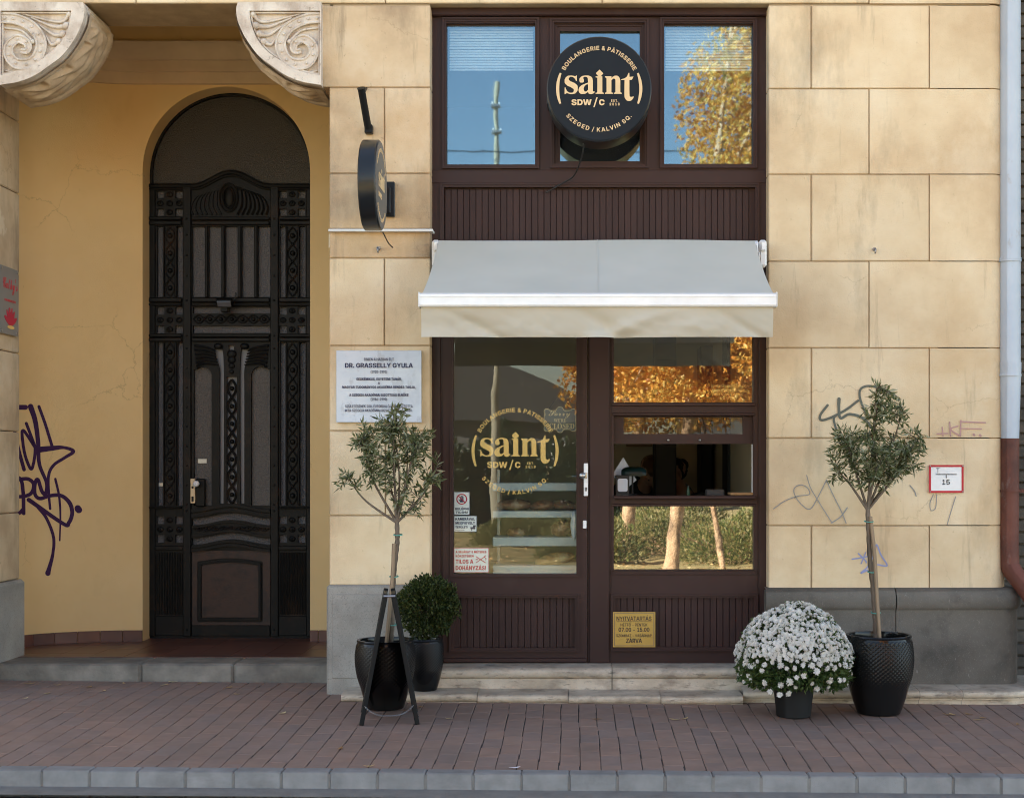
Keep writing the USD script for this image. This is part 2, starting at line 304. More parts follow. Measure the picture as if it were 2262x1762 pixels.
pm('frosted_glass', [(.062, .058, .062), (.10, .094, .10)], scale=120, rough=.16, bump=1.0, bscale=120, bdist=.008, spec=.7)
pm('frosted_dark', [(.026, .022, .02), (.04, .035, .031)], scale=120, rough=.16, bump=1.0, bscale=120, bdist=.008, spec=.7)
pm('pattern_glass', [(.07, .06, .054), (.105, .092, .083)], scale=60, rough=.25, bump=1.0, bscale=95, bdist=.008, spec=.6)
flat('white_plastic', (.78, .79, .80), .35); flat('white_enamel', (.84, .85, .87), .3); flat('white_paint', (.72, .73, .74), .4)
flat('brass_plate', (.66, .52, .34), .4, metallic=.2); flat('grey_metal', (.35, .35, .36), .35, metallic=.9); flat('plate_grey', (.21, .195, .18), .4); flat('steel', (.55, .55, .55), .3, metallic=1.0)
flat('sign_slate', (.009, .0125, .018), .6, spec=.22, bump=.15, bscale=200, bdist=.002); flat('sign_black', (.008, .009, .011), .28); flat('cream_letter', (.72, .52, .29), .6); flat('gold_letter', (.88, .55, .17), .6)
flat('sign_red', (.50, .012, .03), .45); flat('ink_black', (.012, .012, .018), .5); flat('ink_navy', (.02, .025, .08), .5); flat('ink_red', (.48, .015, .05), .5); flat('print_grey', (.12, .11, .10), .5)
pm('hours_gold', [(.48, .285, .055), (.55, .34, .075)], scale=6, rough=.42, spec=.5)
pm('marble_plaque', [(.44, .49, .58), (.55, .60, .68), (.61, .65, .72)], scale=5, rough=.35, detail=8, dirt=[((.40, .42, .47), 9, (1.6, 1, .8), .57, .64, .55), ((.36, .38, .42), 40, (1, 1, 1), .66, .72, .6)])
pm('pot_black', [(.004, .004, .0042), (.006, .0058, .0058)], scale=7, rough=.10, spec=.38, rough_var=.03, dirt=[((.05, .045, .04), 30, (1, 1, 1), .68, .76, .4)])
pm('pot_plastic', [(.006, .0062, .007), (.009, .0092, .010)], scale=7, rough=.6, spec=.3)
pm('soil', [(.03, .02, .014), (.06, .042, .03)], scale=40, rough=.95, bump=.8, bscale=60)
pm('olive_bark', [(.085, .063, .045), (.14, .108, .08), (.19, .15, .115)], scale=25, rough=.9, bump=.6, bscale=60, stretch=(1, 1, .25))
flat('wood_stake', (.27, .19, .12), .7); flat('tie_green', (.10, .36, .30), .5)
pm('black_frame', [(.005, .0053, .006), (.008, .0082, .0085)], scale=9, rough=.45, spec=.22)
pm('fabric_top', [(.51, .525, .50), (.56, .575, .55)], scale=4, rough=.9, bump=.25, bscale=420, bdist=.002)
def leafmat(name, cols, trans, rough=.45, spec=.4, by_object=False):
    r = [(i / (len(cols) - 1), c) for i, c in enumerate(cols)]
    usdkit.material(stage, f'/World/Looks/{name}', {'g': ('object_info', {}) if by_object else ('attribute', {'attribute': 'tone'}), 'r': ('rgb_ramp', {'ramp': r}), 'p': ('principled_bsdf', {'roughness': rough, 'specular_ior_level': spec}),
        't': ('translucent_bsdf', {}), 'mx': ('mix_closure', {'fac': trans})},
        [('g.random' if by_object else 'g.fac', 'r.fac'), ('r.color', 'p.base_color'), ('r.color', 't.color'), ('p.BSDF', 'mx.closure1'), ('t.BSDF', 'mx.closure2')], surface='mx.closure')
leafmat('olive_leaf', [(.07, .092, .036), (.14, .175, .075), (.22, .26, .125), (.34, .38, .23), (.52, .55, .42)], .4)
leafmat('box_leaf', [(.018, .032, .008), (.035, .058, .014), (.065, .095, .024), (.12, .14, .04)], .25)
leafmat('mum_leaf', [(.03, .06, .015), (.06, .11, .025), (.10, .165, .045), (.16, .21, .07)], .3)
leafmat('mum_petal', [(.90, .88, .82), (.95, .935, .89), (.97, .955, .92)], .3, .6, by_object=True)
leafmat('autumn_leaf', [(.30, .11, .025), (.50, .20, .035), (.66, .31, .05), (.76, .43, .08), (.78, .54, .15), (.46, .33, .09), (.22, .21, .06)], .5)
leafmat('autumn_leaf_red', [(.24, .09, .03), (.42, .16, .04), (.56, .25, .06), (.62, .38, .12), (.36, .28, .10)], .5)
leafmat('hedge_leaf', [(.06, .09, .022), (.12, .16, .04), (.20, .22, .07), (.34, .30, .12), (.45, .36, .17)], .35)
leafmat('dry_leaf', [(.28, .15, .07), (.50, .33, .13), (.62, .43, .2), (.72, .60, .32)], .2)
leafmat('fallen_leaf_look', [(.34, .17, .07), (.55, .36, .14), (.66, .47, .22), (.76, .64, .36)], .2, by_object=True)
pm('park_grass', [(.13, .13, .04), (.28, .22, .09), (.38, .27, .12)], scale=2.2, rough=.95, bump=.6, bscale=30, detail=9)
pm('tree_bark', [(.30, .19, .11), (.50, .33, .20), (.60, .42, .27)], scale=14, rough=.95, bump=1.0, bscale=22, bdist=.03, stretch=(1, 1, .35), dirt=[((.13, .085, .055), 6, (1, 1, .5), .48, .62, .8)])
pm('pole_concrete', [(.27, .25, .19), (.35, .325, .25)], scale=5, rough=.85)
flat('wire_black', (.012, .012, .012), .5)
pm('far_wall', [(.10, .10, .105), (.14, .14, .145)], scale=2, rough=.9); pm('far_roof', [(.04, .04, .044), (.065, .063, .068)], scale=6, rough=.85); flat('far_window', (.02, .022, .026), .1)
pm('lead_white_pipe', [(.42, .48, .57), (.50, .56, .64)], scale=3, rough=.5, bump=.15, dirt=[((.32, .24, .18), 9, (1, 1, .5), .66, .78, .6)])
pm('rust_pipe', [(.075, .022, .014), (.125, .036, .022), (.16, .055, .035)], scale=5, rough=.65, bump=.25, dirt=[((.20, .17, .16), 14, (1, 1, .5), .60, .72, .5)])
pm('neighbour_brick', [(.05, .045, .04), (.11, .095, .08)], scale=6, rough=.95, bump=.8, bscale=30)
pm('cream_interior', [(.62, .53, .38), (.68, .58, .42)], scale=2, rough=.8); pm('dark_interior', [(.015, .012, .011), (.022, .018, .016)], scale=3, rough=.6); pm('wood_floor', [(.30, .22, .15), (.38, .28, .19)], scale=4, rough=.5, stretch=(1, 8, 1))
pm('shelf_white', [(.40, .42, .44), (.47, .49, .50)], scale=4, rough=.4)
pm('crust_dark', [(.17, .075, .035), (.27, .125, .055), (.55, .42, .30)], scale=9, rough=.6, bump=.5, bscale=40, lo=.35, hi=.75); pm('crust_gold', [(.45, .22, .075), (.58, .32, .12), (.70, .5, .27)], scale=9, rough=.6, bump=.5, bscale=40)
flat('lamp_green', (.004, .014, .013), .3, spec=.3); flat('paper_white', (.70, .70, .76), .7); flat('board_wood', (.45, .25, .11), .5); flat('picture_mat', (.45, .30, .16), .6); flat('picture_wood', (.25, .14, .06), .5)
flat('skin', (.42, .25, .18), .5); flat('hair_brown', (.10, .045, .018), .5); flat('hair_black', (.012, .009, .008), .5); flat('cloth_dark', (.02, .02, .022), .8); flat('cloth_print', (.10, .09, .085), .8)
flat('graf_purple', (.046, .014, .066), .7, spec=.2); flat('graf_green', (.105, .115, .095), .55); flat('graf_grey', (.26, .26, .26), .6); flat('graf_pink', (.46, .26, .25), .6); flat('graf_blue', (.24, .27, .47), .6)
flat('bottle_green', (.02, .09, .05), .1); flat('blind_white', (.75, .76, .78), .5); flat('script_red', (.55, .05, .06), .5)
usdkit.material(stage, '/World/Looks/awning_fabric', {'g': ('geometry', {}), 'n': ('noise_texture', {'scale': 420.0, 'detail': 2.0}), 'n2': ('noise_texture', {'scale': 3.0, 'detail': 4.0}),
    'r': ('rgb_ramp', {'ramp': [(.3, (.72, .71, .625)), (.7, (.78, .765, .68))]}), 'b': ('bump', {'strength': .2, 'distance': .002}), 'p': ('principled_bsdf', {'roughness': .9, 'specular_ior_level': .2}), 't': ('translucent_bsdf', {'color': (.5, .46, .38)}), 'mx': ('mix_closure', {'fac': .13})},
    [('g.position', 'n.vector'), ('g.position', 'n2.vector'), ('n2.fac', 'r.fac'), ('r.color', 'p.base_color'), ('n.fac', 'b.height'), ('b.normal', 'p.normal'), ('p.BSDF', 'mx.closure1'), ('t.BSDF', 'mx.closure2')], surface='mx.closure')
def glassmat(name, f0, wav, tint=(.90, .94, .93), seed=0.0, scale=1.6, dust=0.008, refl=(1, 1, 1), rough=.004):
    """Window pane: sees through, mirrors by the angle, with the slight waviness of old glass and a film of dust."""
    usdkit.material(stage, f'/World/Looks/{name}', {'g': ('geometry', {}), 'm': ('mapping', {'location': (seed, 0, seed * 2), 'scale': (1, 1, .8)}), 'n': ('noise_texture', {'scale': scale, 'detail': 3.0, 'roughness': .45}),
        'b': ('bump', {'strength': 1.0, 'distance': wav}), 'lw': ('layer_weight', {'blend': .5}), 'r': ('map_range', {'from_min': .55, 'from_max': 1.0, 'to_min': f0, 'to_max': 1.0, 'clamp': True}),
        't': ('transparent_bsdf', {'color': tint}), 'gl': ('glossy_bsdf', {'color': refl, 'roughness': rough}), 'mx': ('mix_closure', {}), 'df': ('diffuse_bsdf', {'color': (.5, .5, .5)}), 'mx2': ('mix_closure', {'fac': dust})},
        [('g.position', 'm.vector'), ('m.vector', 'n.vector'), ('n.fac', 'b.height'), ('b.normal', 'gl.normal'), ('lw.facing', 'r.value'), ('r.result', 'mx.fac'), ('t.BSDF', 'mx.closure1'), ('gl.BSDF', 'mx.closure2'), ('mx.closure', 'mx2.closure1'), ('df.BSDF', 'mx2.closure2')], surface='mx2.closure')
glassmat('glass_upper', .185, .0009, seed=1.0, refl=(.56, .82, 1.0), dust=.012, rough=.018); glassmat('glass_door', .05, .0010, seed=4.0); glassmat('glass_lower', .17, .0012, seed=7.0, rough=.012)
usdkit.material(stage, '/World/Looks/clear_acrylic', {'p': ('principled_bsdf', {'base_color': (.5, .5, .5), 'roughness': .15, 'alpha': .35})}, [], surface='p.BSDF')
# ---------------------------------------------------------------- ground
def pz(x, y):           # the pavement falls to the right and towards the kerb
    return -0.008 * x - 0.012 + 0.03 * (np.minimum(y, -0.3) + 0.3)
KERB = -1.90
top('ground', (np.array([[-400, -400, -.22], [400, -400, -.22], [400, 400, -.22], [-400, 400, -.22]], float), np.array([[0, 1, 2, 3]])), 'park_grass', 'far ground that runs on to the horizon', 'ground', kind='structure')
def slab(x0, x1, y0, y1, zf, t, n=2):
    xs, ys = np.linspace(x0, x1, n), np.linspace(y0, y1, n); X, Y = np.meshgrid(xs, ys, indexing='ij'); Z = zf(X, Y)
    v = np.stack([X, Y, Z], -1).reshape(-1, 3); i, j = np.meshgrid(np.arange(n - 1), np.arange(n - 1), indexing='ij')
    q = np.stack([i * n + j, (i + 1) * n + j, (i + 1) * n + j + 1, i * n + j + 1], -1).reshape(-1, 4)
    return trimesh.Trimesh(v, tri(q), process=False)
top('road', slab(-30, 30, -7.6, KERB - .17, lambda X, Y: -.008 * X - .150 - .012 * np.abs(Y + 4.8) / 2.8, 0, 5), 'asphalt', 'dark asphalt road at the foot of the kerb', 'road', kind='structure')
pav = top('pavement', slab(-14, 14, KERB, .9, lambda X, Y: pz(X, Y) - .006, 0, 8), 'sand_bed', 'red brown paved pavement between kerb and house', 'pavement', kind='structure')
allp = []
pw, pl, g = .0955, .196, .0029
col0 = -48
for c in range(-44, 40):
    x0 = c * pw + .012; off = [0, .5, .22, .74, .36, .9, .1, .62][c % 8] * pl + rng.uniform(-.02, .02)
    y = KERB + .004 - off
    while y < .42:
        ya, yb = max(y, KERB + .004), y + pl - .0012
        back = .41 if x0 < -1.42 else -.02
        yb = min(yb, back)
        if yb - ya > .03:
            b = box(x0 + rng.uniform(0, .0012), x0 + pw - g + rng.uniform(-.0012, 0), ya, yb, -.05, 0, .0026)
            tilt = rng.normal(0, .003, 2); h = rng.normal(0, .0005)
            v = b.vertices; v[:, 2] += pz(v[:, 0], v[:, 1]) + h + tilt[0] * (v[:, 0] - x0 - pw / 2) + tilt[1] * .4 * (v[:, 1] - (ya + yb) / 2)
            v[:, 0] += .004 * math.sin(3.1 * y + c * .05) + .002 * math.sin(9 * y + c)
            d = D0 + (ya + yb) / 2; px = CX + (x0 + pw / 2) * F / d; vis = -20 < px < 2282
            allp.append((-(yb - ya) / d ** 2.0 if vis else 1, b, rng.choice(5, p=[.36, .24, .2, .1, .1])))
        y += pl
allp.sort(key=lambda t: t[0])
for _, b, k in allp[:300]: obj(pav, 'paver', b, f'paver_look_{k}')
for k in range(5):
    r = [b for _, b, q in allp[300:] if q == k]
    if k == 0: rest = r
    obj(pav, 'remaining_pavers', cat(r), f'paver_look_{k}', kind='stuff')
kerb = T('kerb', 'grey concrete kerb of short stones along the road', 'kerb', kind='structure')
x, k = -9.0, 0
while x < 9:
    L = .2135
    v = box(x, x + L - rng.uniform(.004, .007), KERB - .095, KERB - .004, -.16, -.002, .0055)
    vv = v.vertices; vv[:, 2] += pz(vv[:, 0], KERB) + rng.normal(0, .0015) + .006 * (vv[:, 2] > -.05); vv[:, 1] += rng.normal(0, .0015)
    obj(kerb, 'kerb_stone', v, 'kerb_concrete'); x += L
mo = box(-9, 9, KERB - .092, KERB - .008, -.16, -.0045, .0045); mo.vertices[:, 2] += pz(mo.vertices[:, 0], KERB); obj(kerb, 'kerb_mortar', mo, 'gutter_concrete')
gut = slab(-14, 14, KERB - .24, KERB - .085, lambda X, Y: -.008 * X - .131 + .03 * (Y - KERB + .1), 0, 6)
top('gutter', gut, 'gutter_concrete', 'narrow pale concrete gutter strip below the kerb', 'gutter', kind='structure')

# ---------------------------------------------------------------- the house
H = T('house', 'cream stucco corner house with a recessed arched entrance and brown bakery front', 'building')
def stone(px0, py0, px1, py1, d=D0, t=.3, mat='stucco', name='wall_block', c=.0045, gap=.85):
    b = pb(px0 + gap, py0 + gap, px1 - gap, py1 - gap, d, t, c)
    b.vertices[:, 1] += rng.uniform(-.002, .002) * (b.vertices[:, 1] < d - D0 + .1)
    return obj(H, name, b, mat)
jm = []
jm.append(pb(729, 9, 949.5, 1530, D0, .86, back=.012)); jm.append(pb(1699, 9, 2187, 1530, D0, 5.8, back=.012)); jm.append(pb(709.5, 8.5, 735, 192, D0, .4, back=.012))
# left pier
for y0, y1, x0, js in [(12, 193, 708, ()), (193, 383, 727, (849,)), (383, 506, 727, ()), (511, 570, 727, ()), (570, 763, 727, (849,)), (763, 951, 727, ()), (951, 1138, 727, (851,)), (1138, 1292, 727, ())]:
    xs = [x0, *js, 951]
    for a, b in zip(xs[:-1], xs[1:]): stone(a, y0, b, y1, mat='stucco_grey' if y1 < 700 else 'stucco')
fl = pb(725, 505.5, 956, 511, 8.46, .1, .002); obj(H, 'ledge_flashing', fl, 'white_paint')
# right pier: the last block of each course turns the rounded corner
RC, RR = 2.40, .11
def round_block(px0, py0, py1, out=0.0, back=1.2):
    x0 = WX(px0 + 1.1, D0); a = np.linspace(-math.pi / 2, 0, 13)
    pts = [(x0, .3), (x0, -out)] + [(RC + (RR + out) * math.cos(t), RR + (RR + out) * math.sin(t)) for t in a] + [(RC + RR + out, back), (RC, back), (RC, .3)]
    m = trimesh.creation.extrude_polygon(Polygon(pts), WZ(py0 + 1.1, D0) - WZ(py1 - 1.1, D0), engine='earcut'); m.apply_translation([0, 0, WZ(py1 - 1.1, D0)]); return m
ry = [12, 196, 385, 577, 768, 967, 1160, 1300]
for i in range(7):
    xs = [1697, 1792, 2053] if i % 2 == 0 else [1697, 1920]
    for a, b in zip(xs[:-1], xs[1:]): stone(a, ry[i], b, ry[i + 1])
    obj(H, 'wall_block', round_block(xs[-1], ry[i], ry[i + 1]), 'stucco', smooth=25)
a = np.linspace(-math.pi / 2, 0, 13)
m = trimesh.creation.extrude_polygon(Polygon([(RC - .3, .012), (RC, .012)] + [(RC + (RR - .012) * math.cos(t), RR + (RR - .012) * math.sin(t)) for t in a] + [(RC + RR - .012, 1.1), (RC - .3, 1.1)]), 4.0, engine='earcut'); jm.append(m)
# beam over both openings and the wall above
for a, b in ((-700, 300), (300, 851), (851, 1330), (1330, 1920)): stone(a, -130, b, 8, t=.45, name='lintel_block', c=.005)
obj(H, 'lintel_block', round_block(1920, -130, 9), 'stucco', smooth=25)
jm.append(box(-9, 2.39, .012, .44, 4.008, 4.34))
obj(H, 'joint_mortar', cat(jm), 'joint')
zz = WZ(-130, D0)
obj(H, 'upper_wall', cat([box(-16, RC, 0.004, 6, zz, 7.0), box(RC, RC + RR - .005, .105, 6, zz, 7.0), box(-16, -4.42, .0, 6, -.3, zz)]), 'stucco')
obj(H, 'rear_wall', cat([box(-4.4, 2.4, 5.9, 6.1, -.3, zz), box(1.95, 2.3, .9, 5.9, -.3, zz)]), 'stucco')
obj(H, 'roof', cat([box(-16.4, 3.0, -.0, 6.4, 7.0, 7.2)]), 'far_roof')
# left jamb of the entrance recess
jz = [4.004, 3.52, 3.06, 2.55, 2.04, 1.54, 1.025, .60]
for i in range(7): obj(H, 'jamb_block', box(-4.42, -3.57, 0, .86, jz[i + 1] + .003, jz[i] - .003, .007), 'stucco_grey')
obj(H, 'jamb_plinth', box(-4.42, -3.535, -.035, .87, -.05, .60, .02), 'granite')
# left pier plinth
obj(H, 'pier_plinth', cat([pb(721, 1292, 951, 1545, 8.46, .4, .012), pb(733, 1312, 940, 1498, 8.456, .1, .004)]), 'granite')
# right plinth with a rolled top edge, two stones, turning the corner
arc = [(2.42 + .11 * math.cos(t), .11 + .11 * math.sin(t)) for t in np.linspace(-math.pi / 2, 0, 9)]
zt, zr = .612, .492
roll = [(.055, -.05), (.055, zr - .01), (.062, zr)] + [(.060 + .020 * math.cos(t), zr + .045 + .045 * math.sin(t)) for t in np.linspace(-1.4, 1.4, 7)] + [(.055, zt - .012), (.035, zt), (-.03, zt + .002)]
xj = WX(1979, 8.44)
for pth in ([(WX(1692, 8.44), 0), (WX(1840, 8.44), 0), (xj - .003, 0)], [(xj + .003, 0), (2.3, 0), *arc, (2.53, 1.0)]):
    e = np.array(pth); m = sweep_xz(e, roll); obj(H, 'plinth_stone', m, 'dark_plinth', smooth=35)
obj(H, 'plinth_core', cat([box(WX(1693, 8.5), 2.32, -.05, .2, -.1, zt - .02)]), 'dark_plinth')
# marble base moulding right of the door, stones end to end
bz = .05
mould = [(.22, -.1), (.22, bz - .055), (.235, bz - .052), (.235, bz - .045)] + [(.232 + .024 * math.cos(t), bz - .022 + .022 * math.sin(t)) for t in np.linspace(-1.3, 1.3, 7)] + [(.225, bz), (.0, bz + .012)]
cuts = [WX(p, 8.27) for p in (1640, 1780, 2030, 2125)]
for a, b in zip(cuts[:-1], cuts[1:]): obj(H, 'base_moulding', sweep_xz([(a + .001, 0), ((a + b) / 2, 0), (b - .001, 0)], mould), 'marble_step', smooth=35)
obj(H, 'base_moulding', sweep_xz([(cuts[-1] + .001, 0), (2.35, 0)] + [(2.40 + .08 * math.cos(t), .08 + .08 * math.sin(t)) for t in np.linspace(-math.pi / 2, 0, 7)] + [(2.48, .9)], mould), 'marble_step', smooth=35)
# bakery steps
def step_prof(front, z1, nose, z0, recess):
    r = nose / 2
    return [(front - recess, z0), (front - recess, z1 - nose - .004), (front - r * .6, z1 - nose)] + [(front - r + r * math.cos(t), z1 - r + r * math.sin(t)) for t in np.linspace(-1.45, 1.45, 8)] + [(front - r - .02, z1 + .001), (-.1, z1 + .003)]
def capped(path, prof):
    m = sweep_xz(path, prof); k = len(prof); pg = Polygon(np.array(prof).tolist() + [(-.1, prof[0][1])])
    ends = []
    for i, s in ((0, 1), (len(path) - 1, -1)):
        c = trimesh.creation.extrude_polygon(pg, .001, engine='earcut'); v = c.vertices
        ends.append(trimesh.Trimesh(np.stack([path[i][0] + s * (v[:, 2] + .0002), path[i][1] - v[:, 0], v[:, 1]], 1), c.faces, process=False))
    return cat([m] + ends)
cuts = [WX(p, 8.2) for p in (753, 1054, 1255, 1460, 1642)]
for a, b in zip(cuts[:-1], cuts[1:]): obj(H, 'lower_doorstep', capped([(a + .0012, 0), (b - .0012, 0)], step_prof(.305, .034 - .004 * (a + b), .045, -.08, .01)), 'marble_step', smooth=35)
cuts = [WX(p, 8.42) for p in (953, 1352, 1694)]
for a, b in zip(cuts[:-1], cuts[1:]): obj(H, 'upper_doorstep', capped([(a + .0012, 0), (b - .0012, 0)], step_prof(.10, .158, .062, -.02, .018)), 'marble_step', smooth=35)
# entrance step and tiled floor
cuts = [-5.2, WX(310, 8.92), WX(515, 8.92), -1.46]
for a, b in zip(cuts[:-1], cuts[1:]):
    m = box(a + .001, b - .001, .42, .74, -.1, .116, .014); obj(H, 'entrance_step', m, 'concrete_step')
fb = []
for i in range(11):
    for j in range(6): fb.append(box(-3.75 + i * .22, -3.75 + i * .22 + .218, .742 + j * .2, .742 + j * .2 + .198, .02, .1165 + rng.uniform(-.0008, .0008), .001))
for b in fb: obj(H, 'floor_tile', b, 'tile_brown')
obj(H, 'floor_bed', box(-4.2, -1.3, .73, 2.2, -.1, .110), 'joint')
# curved ochre wall of the recess with the arched opening
_t = np.linspace(0.06, math.pi / 2, 26)
wp = np.array([(-3.0 - .8 * math.cos(t), 1.6 - .55 * (1 - math.sin(t))) for t in _t] + [(-2.8, 1.6), (-2.4, 1.6), (-1.8, 1.6), (-1.2, 1.6)])
def wall_y(x): return np.interp(x, wp[:, 0], wp[:, 1])
AL, AR, AT = -3.002, -1.845, 3.942
AX, AR_ = (AL + AR) / 2, (AR - AL) / 2
th = np.linspace(0, math.pi, 41)
arch = Polygon([(AL, 0), *[(AX - AR_ * math.cos(t), AT - AR_ + AR_ * math.sin(t)) for t in th], (AR, 0)])
wall = sbox(wp[0, 0], -.05, -1.2, 4.6).difference(arch); ms = []
xs = np.unique(np.r_[wp[:, 0], AL, AR]); 
for a, b in zip(xs[:-1], xs[1:]):
    s = wall.intersection(sbox(a, -1, b, 9))
    for gpoly in getattr(s, 'geoms', [s]):
        if gpoly.area < 1e-7: continue
        v, f = trimesh.creation.triangulate_polygon(gpoly, engine='earcut'); v = np.asarray(v)
        ms.append(trimesh.Trimesh(np.stack([v[:, 0], wall_y(v[:, 0]), v[:, 1]], 1), f[:, ::-1], process=False))
ol = np.array([(AL, -.02), *[(AX - AR_ * math.cos(t), AT - AR_ + AR_ * math.sin(t)) for t in th], (AR, -.02)])
n = len(ol); v = np.vstack([np.c_[ol[:, 0], np.full(n, 1.6), ol[:, 1]], np.c_[ol[:, 0], np.full(n, 1.84), ol[:, 1]]]); i = np.arange(n - 1)
ms.append(trimesh.Trimesh(v, tri(np.stack([i, i + 1, n + i + 1, n + i], 1)), process=False))
mw = cat(ms); mw.merge_vertices(); obj(H, 'recess_wall', mw, 'ochre_wall', smooth=30)
obj(H, 'recess_ceiling', box(-4.4, -1.2, .45, 2.2, 4.5, 4.55), 'ochre_wall')
obj(H, 'recess_side_wall', box(-1.44, -1.20, .86, 1.7, -.05, 4.5), 'ochre_wall')
cor = [(-.02, 3.955), (.035, 3.955), (.035, 4.03), (.055, 4.035), (.055, 4.105), (.075, 4.11), (.08, 4.13), (.10, 4.16), (.115, 4.205), (.115, 4.225), (-.02, 4.235)]
obj(H, 'cornice', sweep_xz(wp, cor), 'cornice_stone', smooth=25)
s = np.r_[0, np.cumsum(np.linalg.norm(np.diff(wp, axis=0), axis=1))]
k = 0.0
while k + .15 < s[-1]:
    pa = np.array([np.interp(k + .002, s, wp[:, 0]), np.interp(k + .002, s, wp[:, 1])]); pe = np.array([np.interp(k + .148, s, wp[:, 0]), np.interp(k + .148, s, wp[:, 1])])
    k += .15
    if pe[0] > AL and pa[0] < AR:
        if pa[0] < AL: pe = np.array([AL, wall_y(AL)])
        elif pe[0] > AR: pa = np.array([AR, 1.6])
        else: continue
    t = (pe - pa) / np.linalg.norm(pe - pa); nr = np.array([t[1], -t[0]]); L = np.linalg.norm(pe - pa)
    b = box(0, L, -.014, .01, .11, .192, .002); v = b.vertices; xy = pa + v[:, :1] * t - v[:, 1:2] * nr
    b.vertices = np.c_[xy, v[:, 2]]; obj(H, 'skirting_tile', b, 'tile_brown')

# ---------------------------------------------------------------- carved corbels under the beam
cpts = np.array([(184, 5.6), (187.5, 22), (184, 46.5), (176, 66), (166.5, 84.6), (141, 120), (113, 142.5), (77.6, 166.5), (42, 180.6), (0, 188)])
def corbel(px, mirror):
    """px: pixel of the straight edge; the corbel's own coordinates run outwards from it."""
    W = lambda q, d: np.stack([WX(px + (-1 if mirror else 1) * np.asarray(q)[:, 0], d), WZ(np.asarray(q)[:, 1], d)], 1)
    d = 8.44; cu = catmull(cpts, 5)
    out = Polygon(np.vstack([[(0, 4)], cu])); inner = Polygon(np.vstack([[(2, 24)], [(158, 24)], catmull([(158, 27), (155, 50), (143, 82), (121, 111), (95, 130), (64, 150), (30, 161), (2, 166)], 4)]))
    P = lambda g: Polygon(W(np.array(g.exterior.coords), d))
    body = obj(H, 'corbel', ext(P(out), d - D0 + .032, .43), 'corbel_stone', smooth=20)
    rim = P(out).difference(P(inner)); obj(body, 'border', ext(rim, d - D0, d - D0 + .034), 'corbel_stone')
    rim2 = P(inner.buffer(-1.5)).difference(P(inner.buffer(-4.5))); obj(body, 'inner_moulding', ext(rim2, d - D0 + .012, d - D0 + .034), 'corbel_stone')
    C = lambda q: np.array([(x / 7.088, y / 7.088) for x, y in q])
    sp = C([(5, 275), (70, 275), (205, 285), (350, 330), (490, 410), (590, 525), (640, 660), (620, 795), (545, 930), (405, 1000), (235, 980), (130, 850), (140, 705), (265, 605), (400, 650), (440, 740), (400, 800), (320, 790)])
    c = catmull(sp, 6); t = np.gradient(c, axis=0); t /= np.linalg.norm(t, axis=1)[:, None]; nr = np.stack([-t[:, 1], t[:, 0]], 1)
    hw = np.interp(np.linspace(0, 1, len(c)), [0, .55, .8, 1], [9.5, 10.5, 7.5, 3])[:, None]
    y = d - D0 + .008
    band = []
    for sgn in (-1, 1):
        w = W(c + nr * hw * sgn, d); band.append(tube(np.c_[w[:, 0], np.full(len(w), y + .004), w[:, 1]], .0065, 6))
    l, r = W(c - nr * hw, d), W(c + nr * hw, d); k = len(c)
    v = np.vstack([np.c_[l[:, 0], np.full(k, y + .006), l[:, 1]], np.c_[r[:, 0], np.full(k, y + .006), r[:, 1]], np.c_[l[:, 0], np.full(k, y + .04), l[:, 1]], np.c_[r[:, 0], np.full(k, y + .04), r[:, 1]]]); i = np.arange(k - 1)
    band.append(trimesh.Trimesh(v, np.vstack([tri(np.stack([i, i + 1, k + i + 1, k + i], 1)), tri(np.stack([i, 2 * k + i, 2 * k + i + 1, i + 1], 1)), tri(np.stack([k + i, k + i + 1, 3 * k + i + 1, 3 * k + i], 1))]), process=False))
    obj(body, 'volute', cat(band), 'corbel_stone', smooth=40)
    for q in sp[1:15]:
        w = W([q], d)[0]; obj(body, 'bead', ball((w[0], y + .004, w[1]), .0085, 1), 'corbel_stone', smooth=True)
    for a, b, e, rr in (((330, 200), (900, 330), (1075, 215), .016), ((470, 260), (820, 400), (1030, 390), .02), ((600, 380), (830, 530), (980, 520), .019), ((700, 540), (790, 680), (910, 640), .018), ((40, 420), (330, 470), (500, 640), .014), ((60, 1090), (180, 1120), (330, 1150), .012)):
        q = catmull(C([a, b, e]), 7); w = W(q, d); rad = np.interp(np.linspace(0, 1, len(q)), [0, .75, 1], [.005, rr * .62, rr * .95])
        m = tube(np.c_[w[:, 0], np.full(len(w), d - D0 + .025), w[:, 1]], rad, 8); m = cat([m, ball((w[-1, 0], d - D0 + .022, w[-1, 1]), rr * 1.1, 2)]); m.vertices[:, 1] = d - D0 + .030 + (m.vertices[:, 1] - (d - D0 + .030)) * 1.15
        obj(body, 'leaf_lobe', m, 'corbel_stone', smooth=True)
    # acanthus relief on the curved underside
    q = catmull(cpts[1:], 14); w = W(q, 8.44); tt = np.gradient(w, axis=0); tt /= np.linalg.norm(tt, axis=1)[:, None]; nn = np.stack([tt[:, 1], -tt[:, 0]], 1)
    if (nn[:, 1].mean() > 0): nn = -nn
    m_, k_ = len(q), 46; u = np.linspace(0, 1, m_)[:, None]; s_ = np.linspace(-1, 1, k_)[None]
    frame = np.clip((np.abs(s_) - .72) * 12, 0, 1) + np.clip((.05 - u) * 40, 0, 1) + np.clip((u - .94) * 40, 0, 1)
    leaf = np.exp(-(s_ / .55) ** 2) * (.55 + .45 * np.abs(np.sin(u * 9.5 + 2.2 * np.abs(s_)))) * np.clip(np.sin(u * 3.14159) * 1.8, 0, 1)
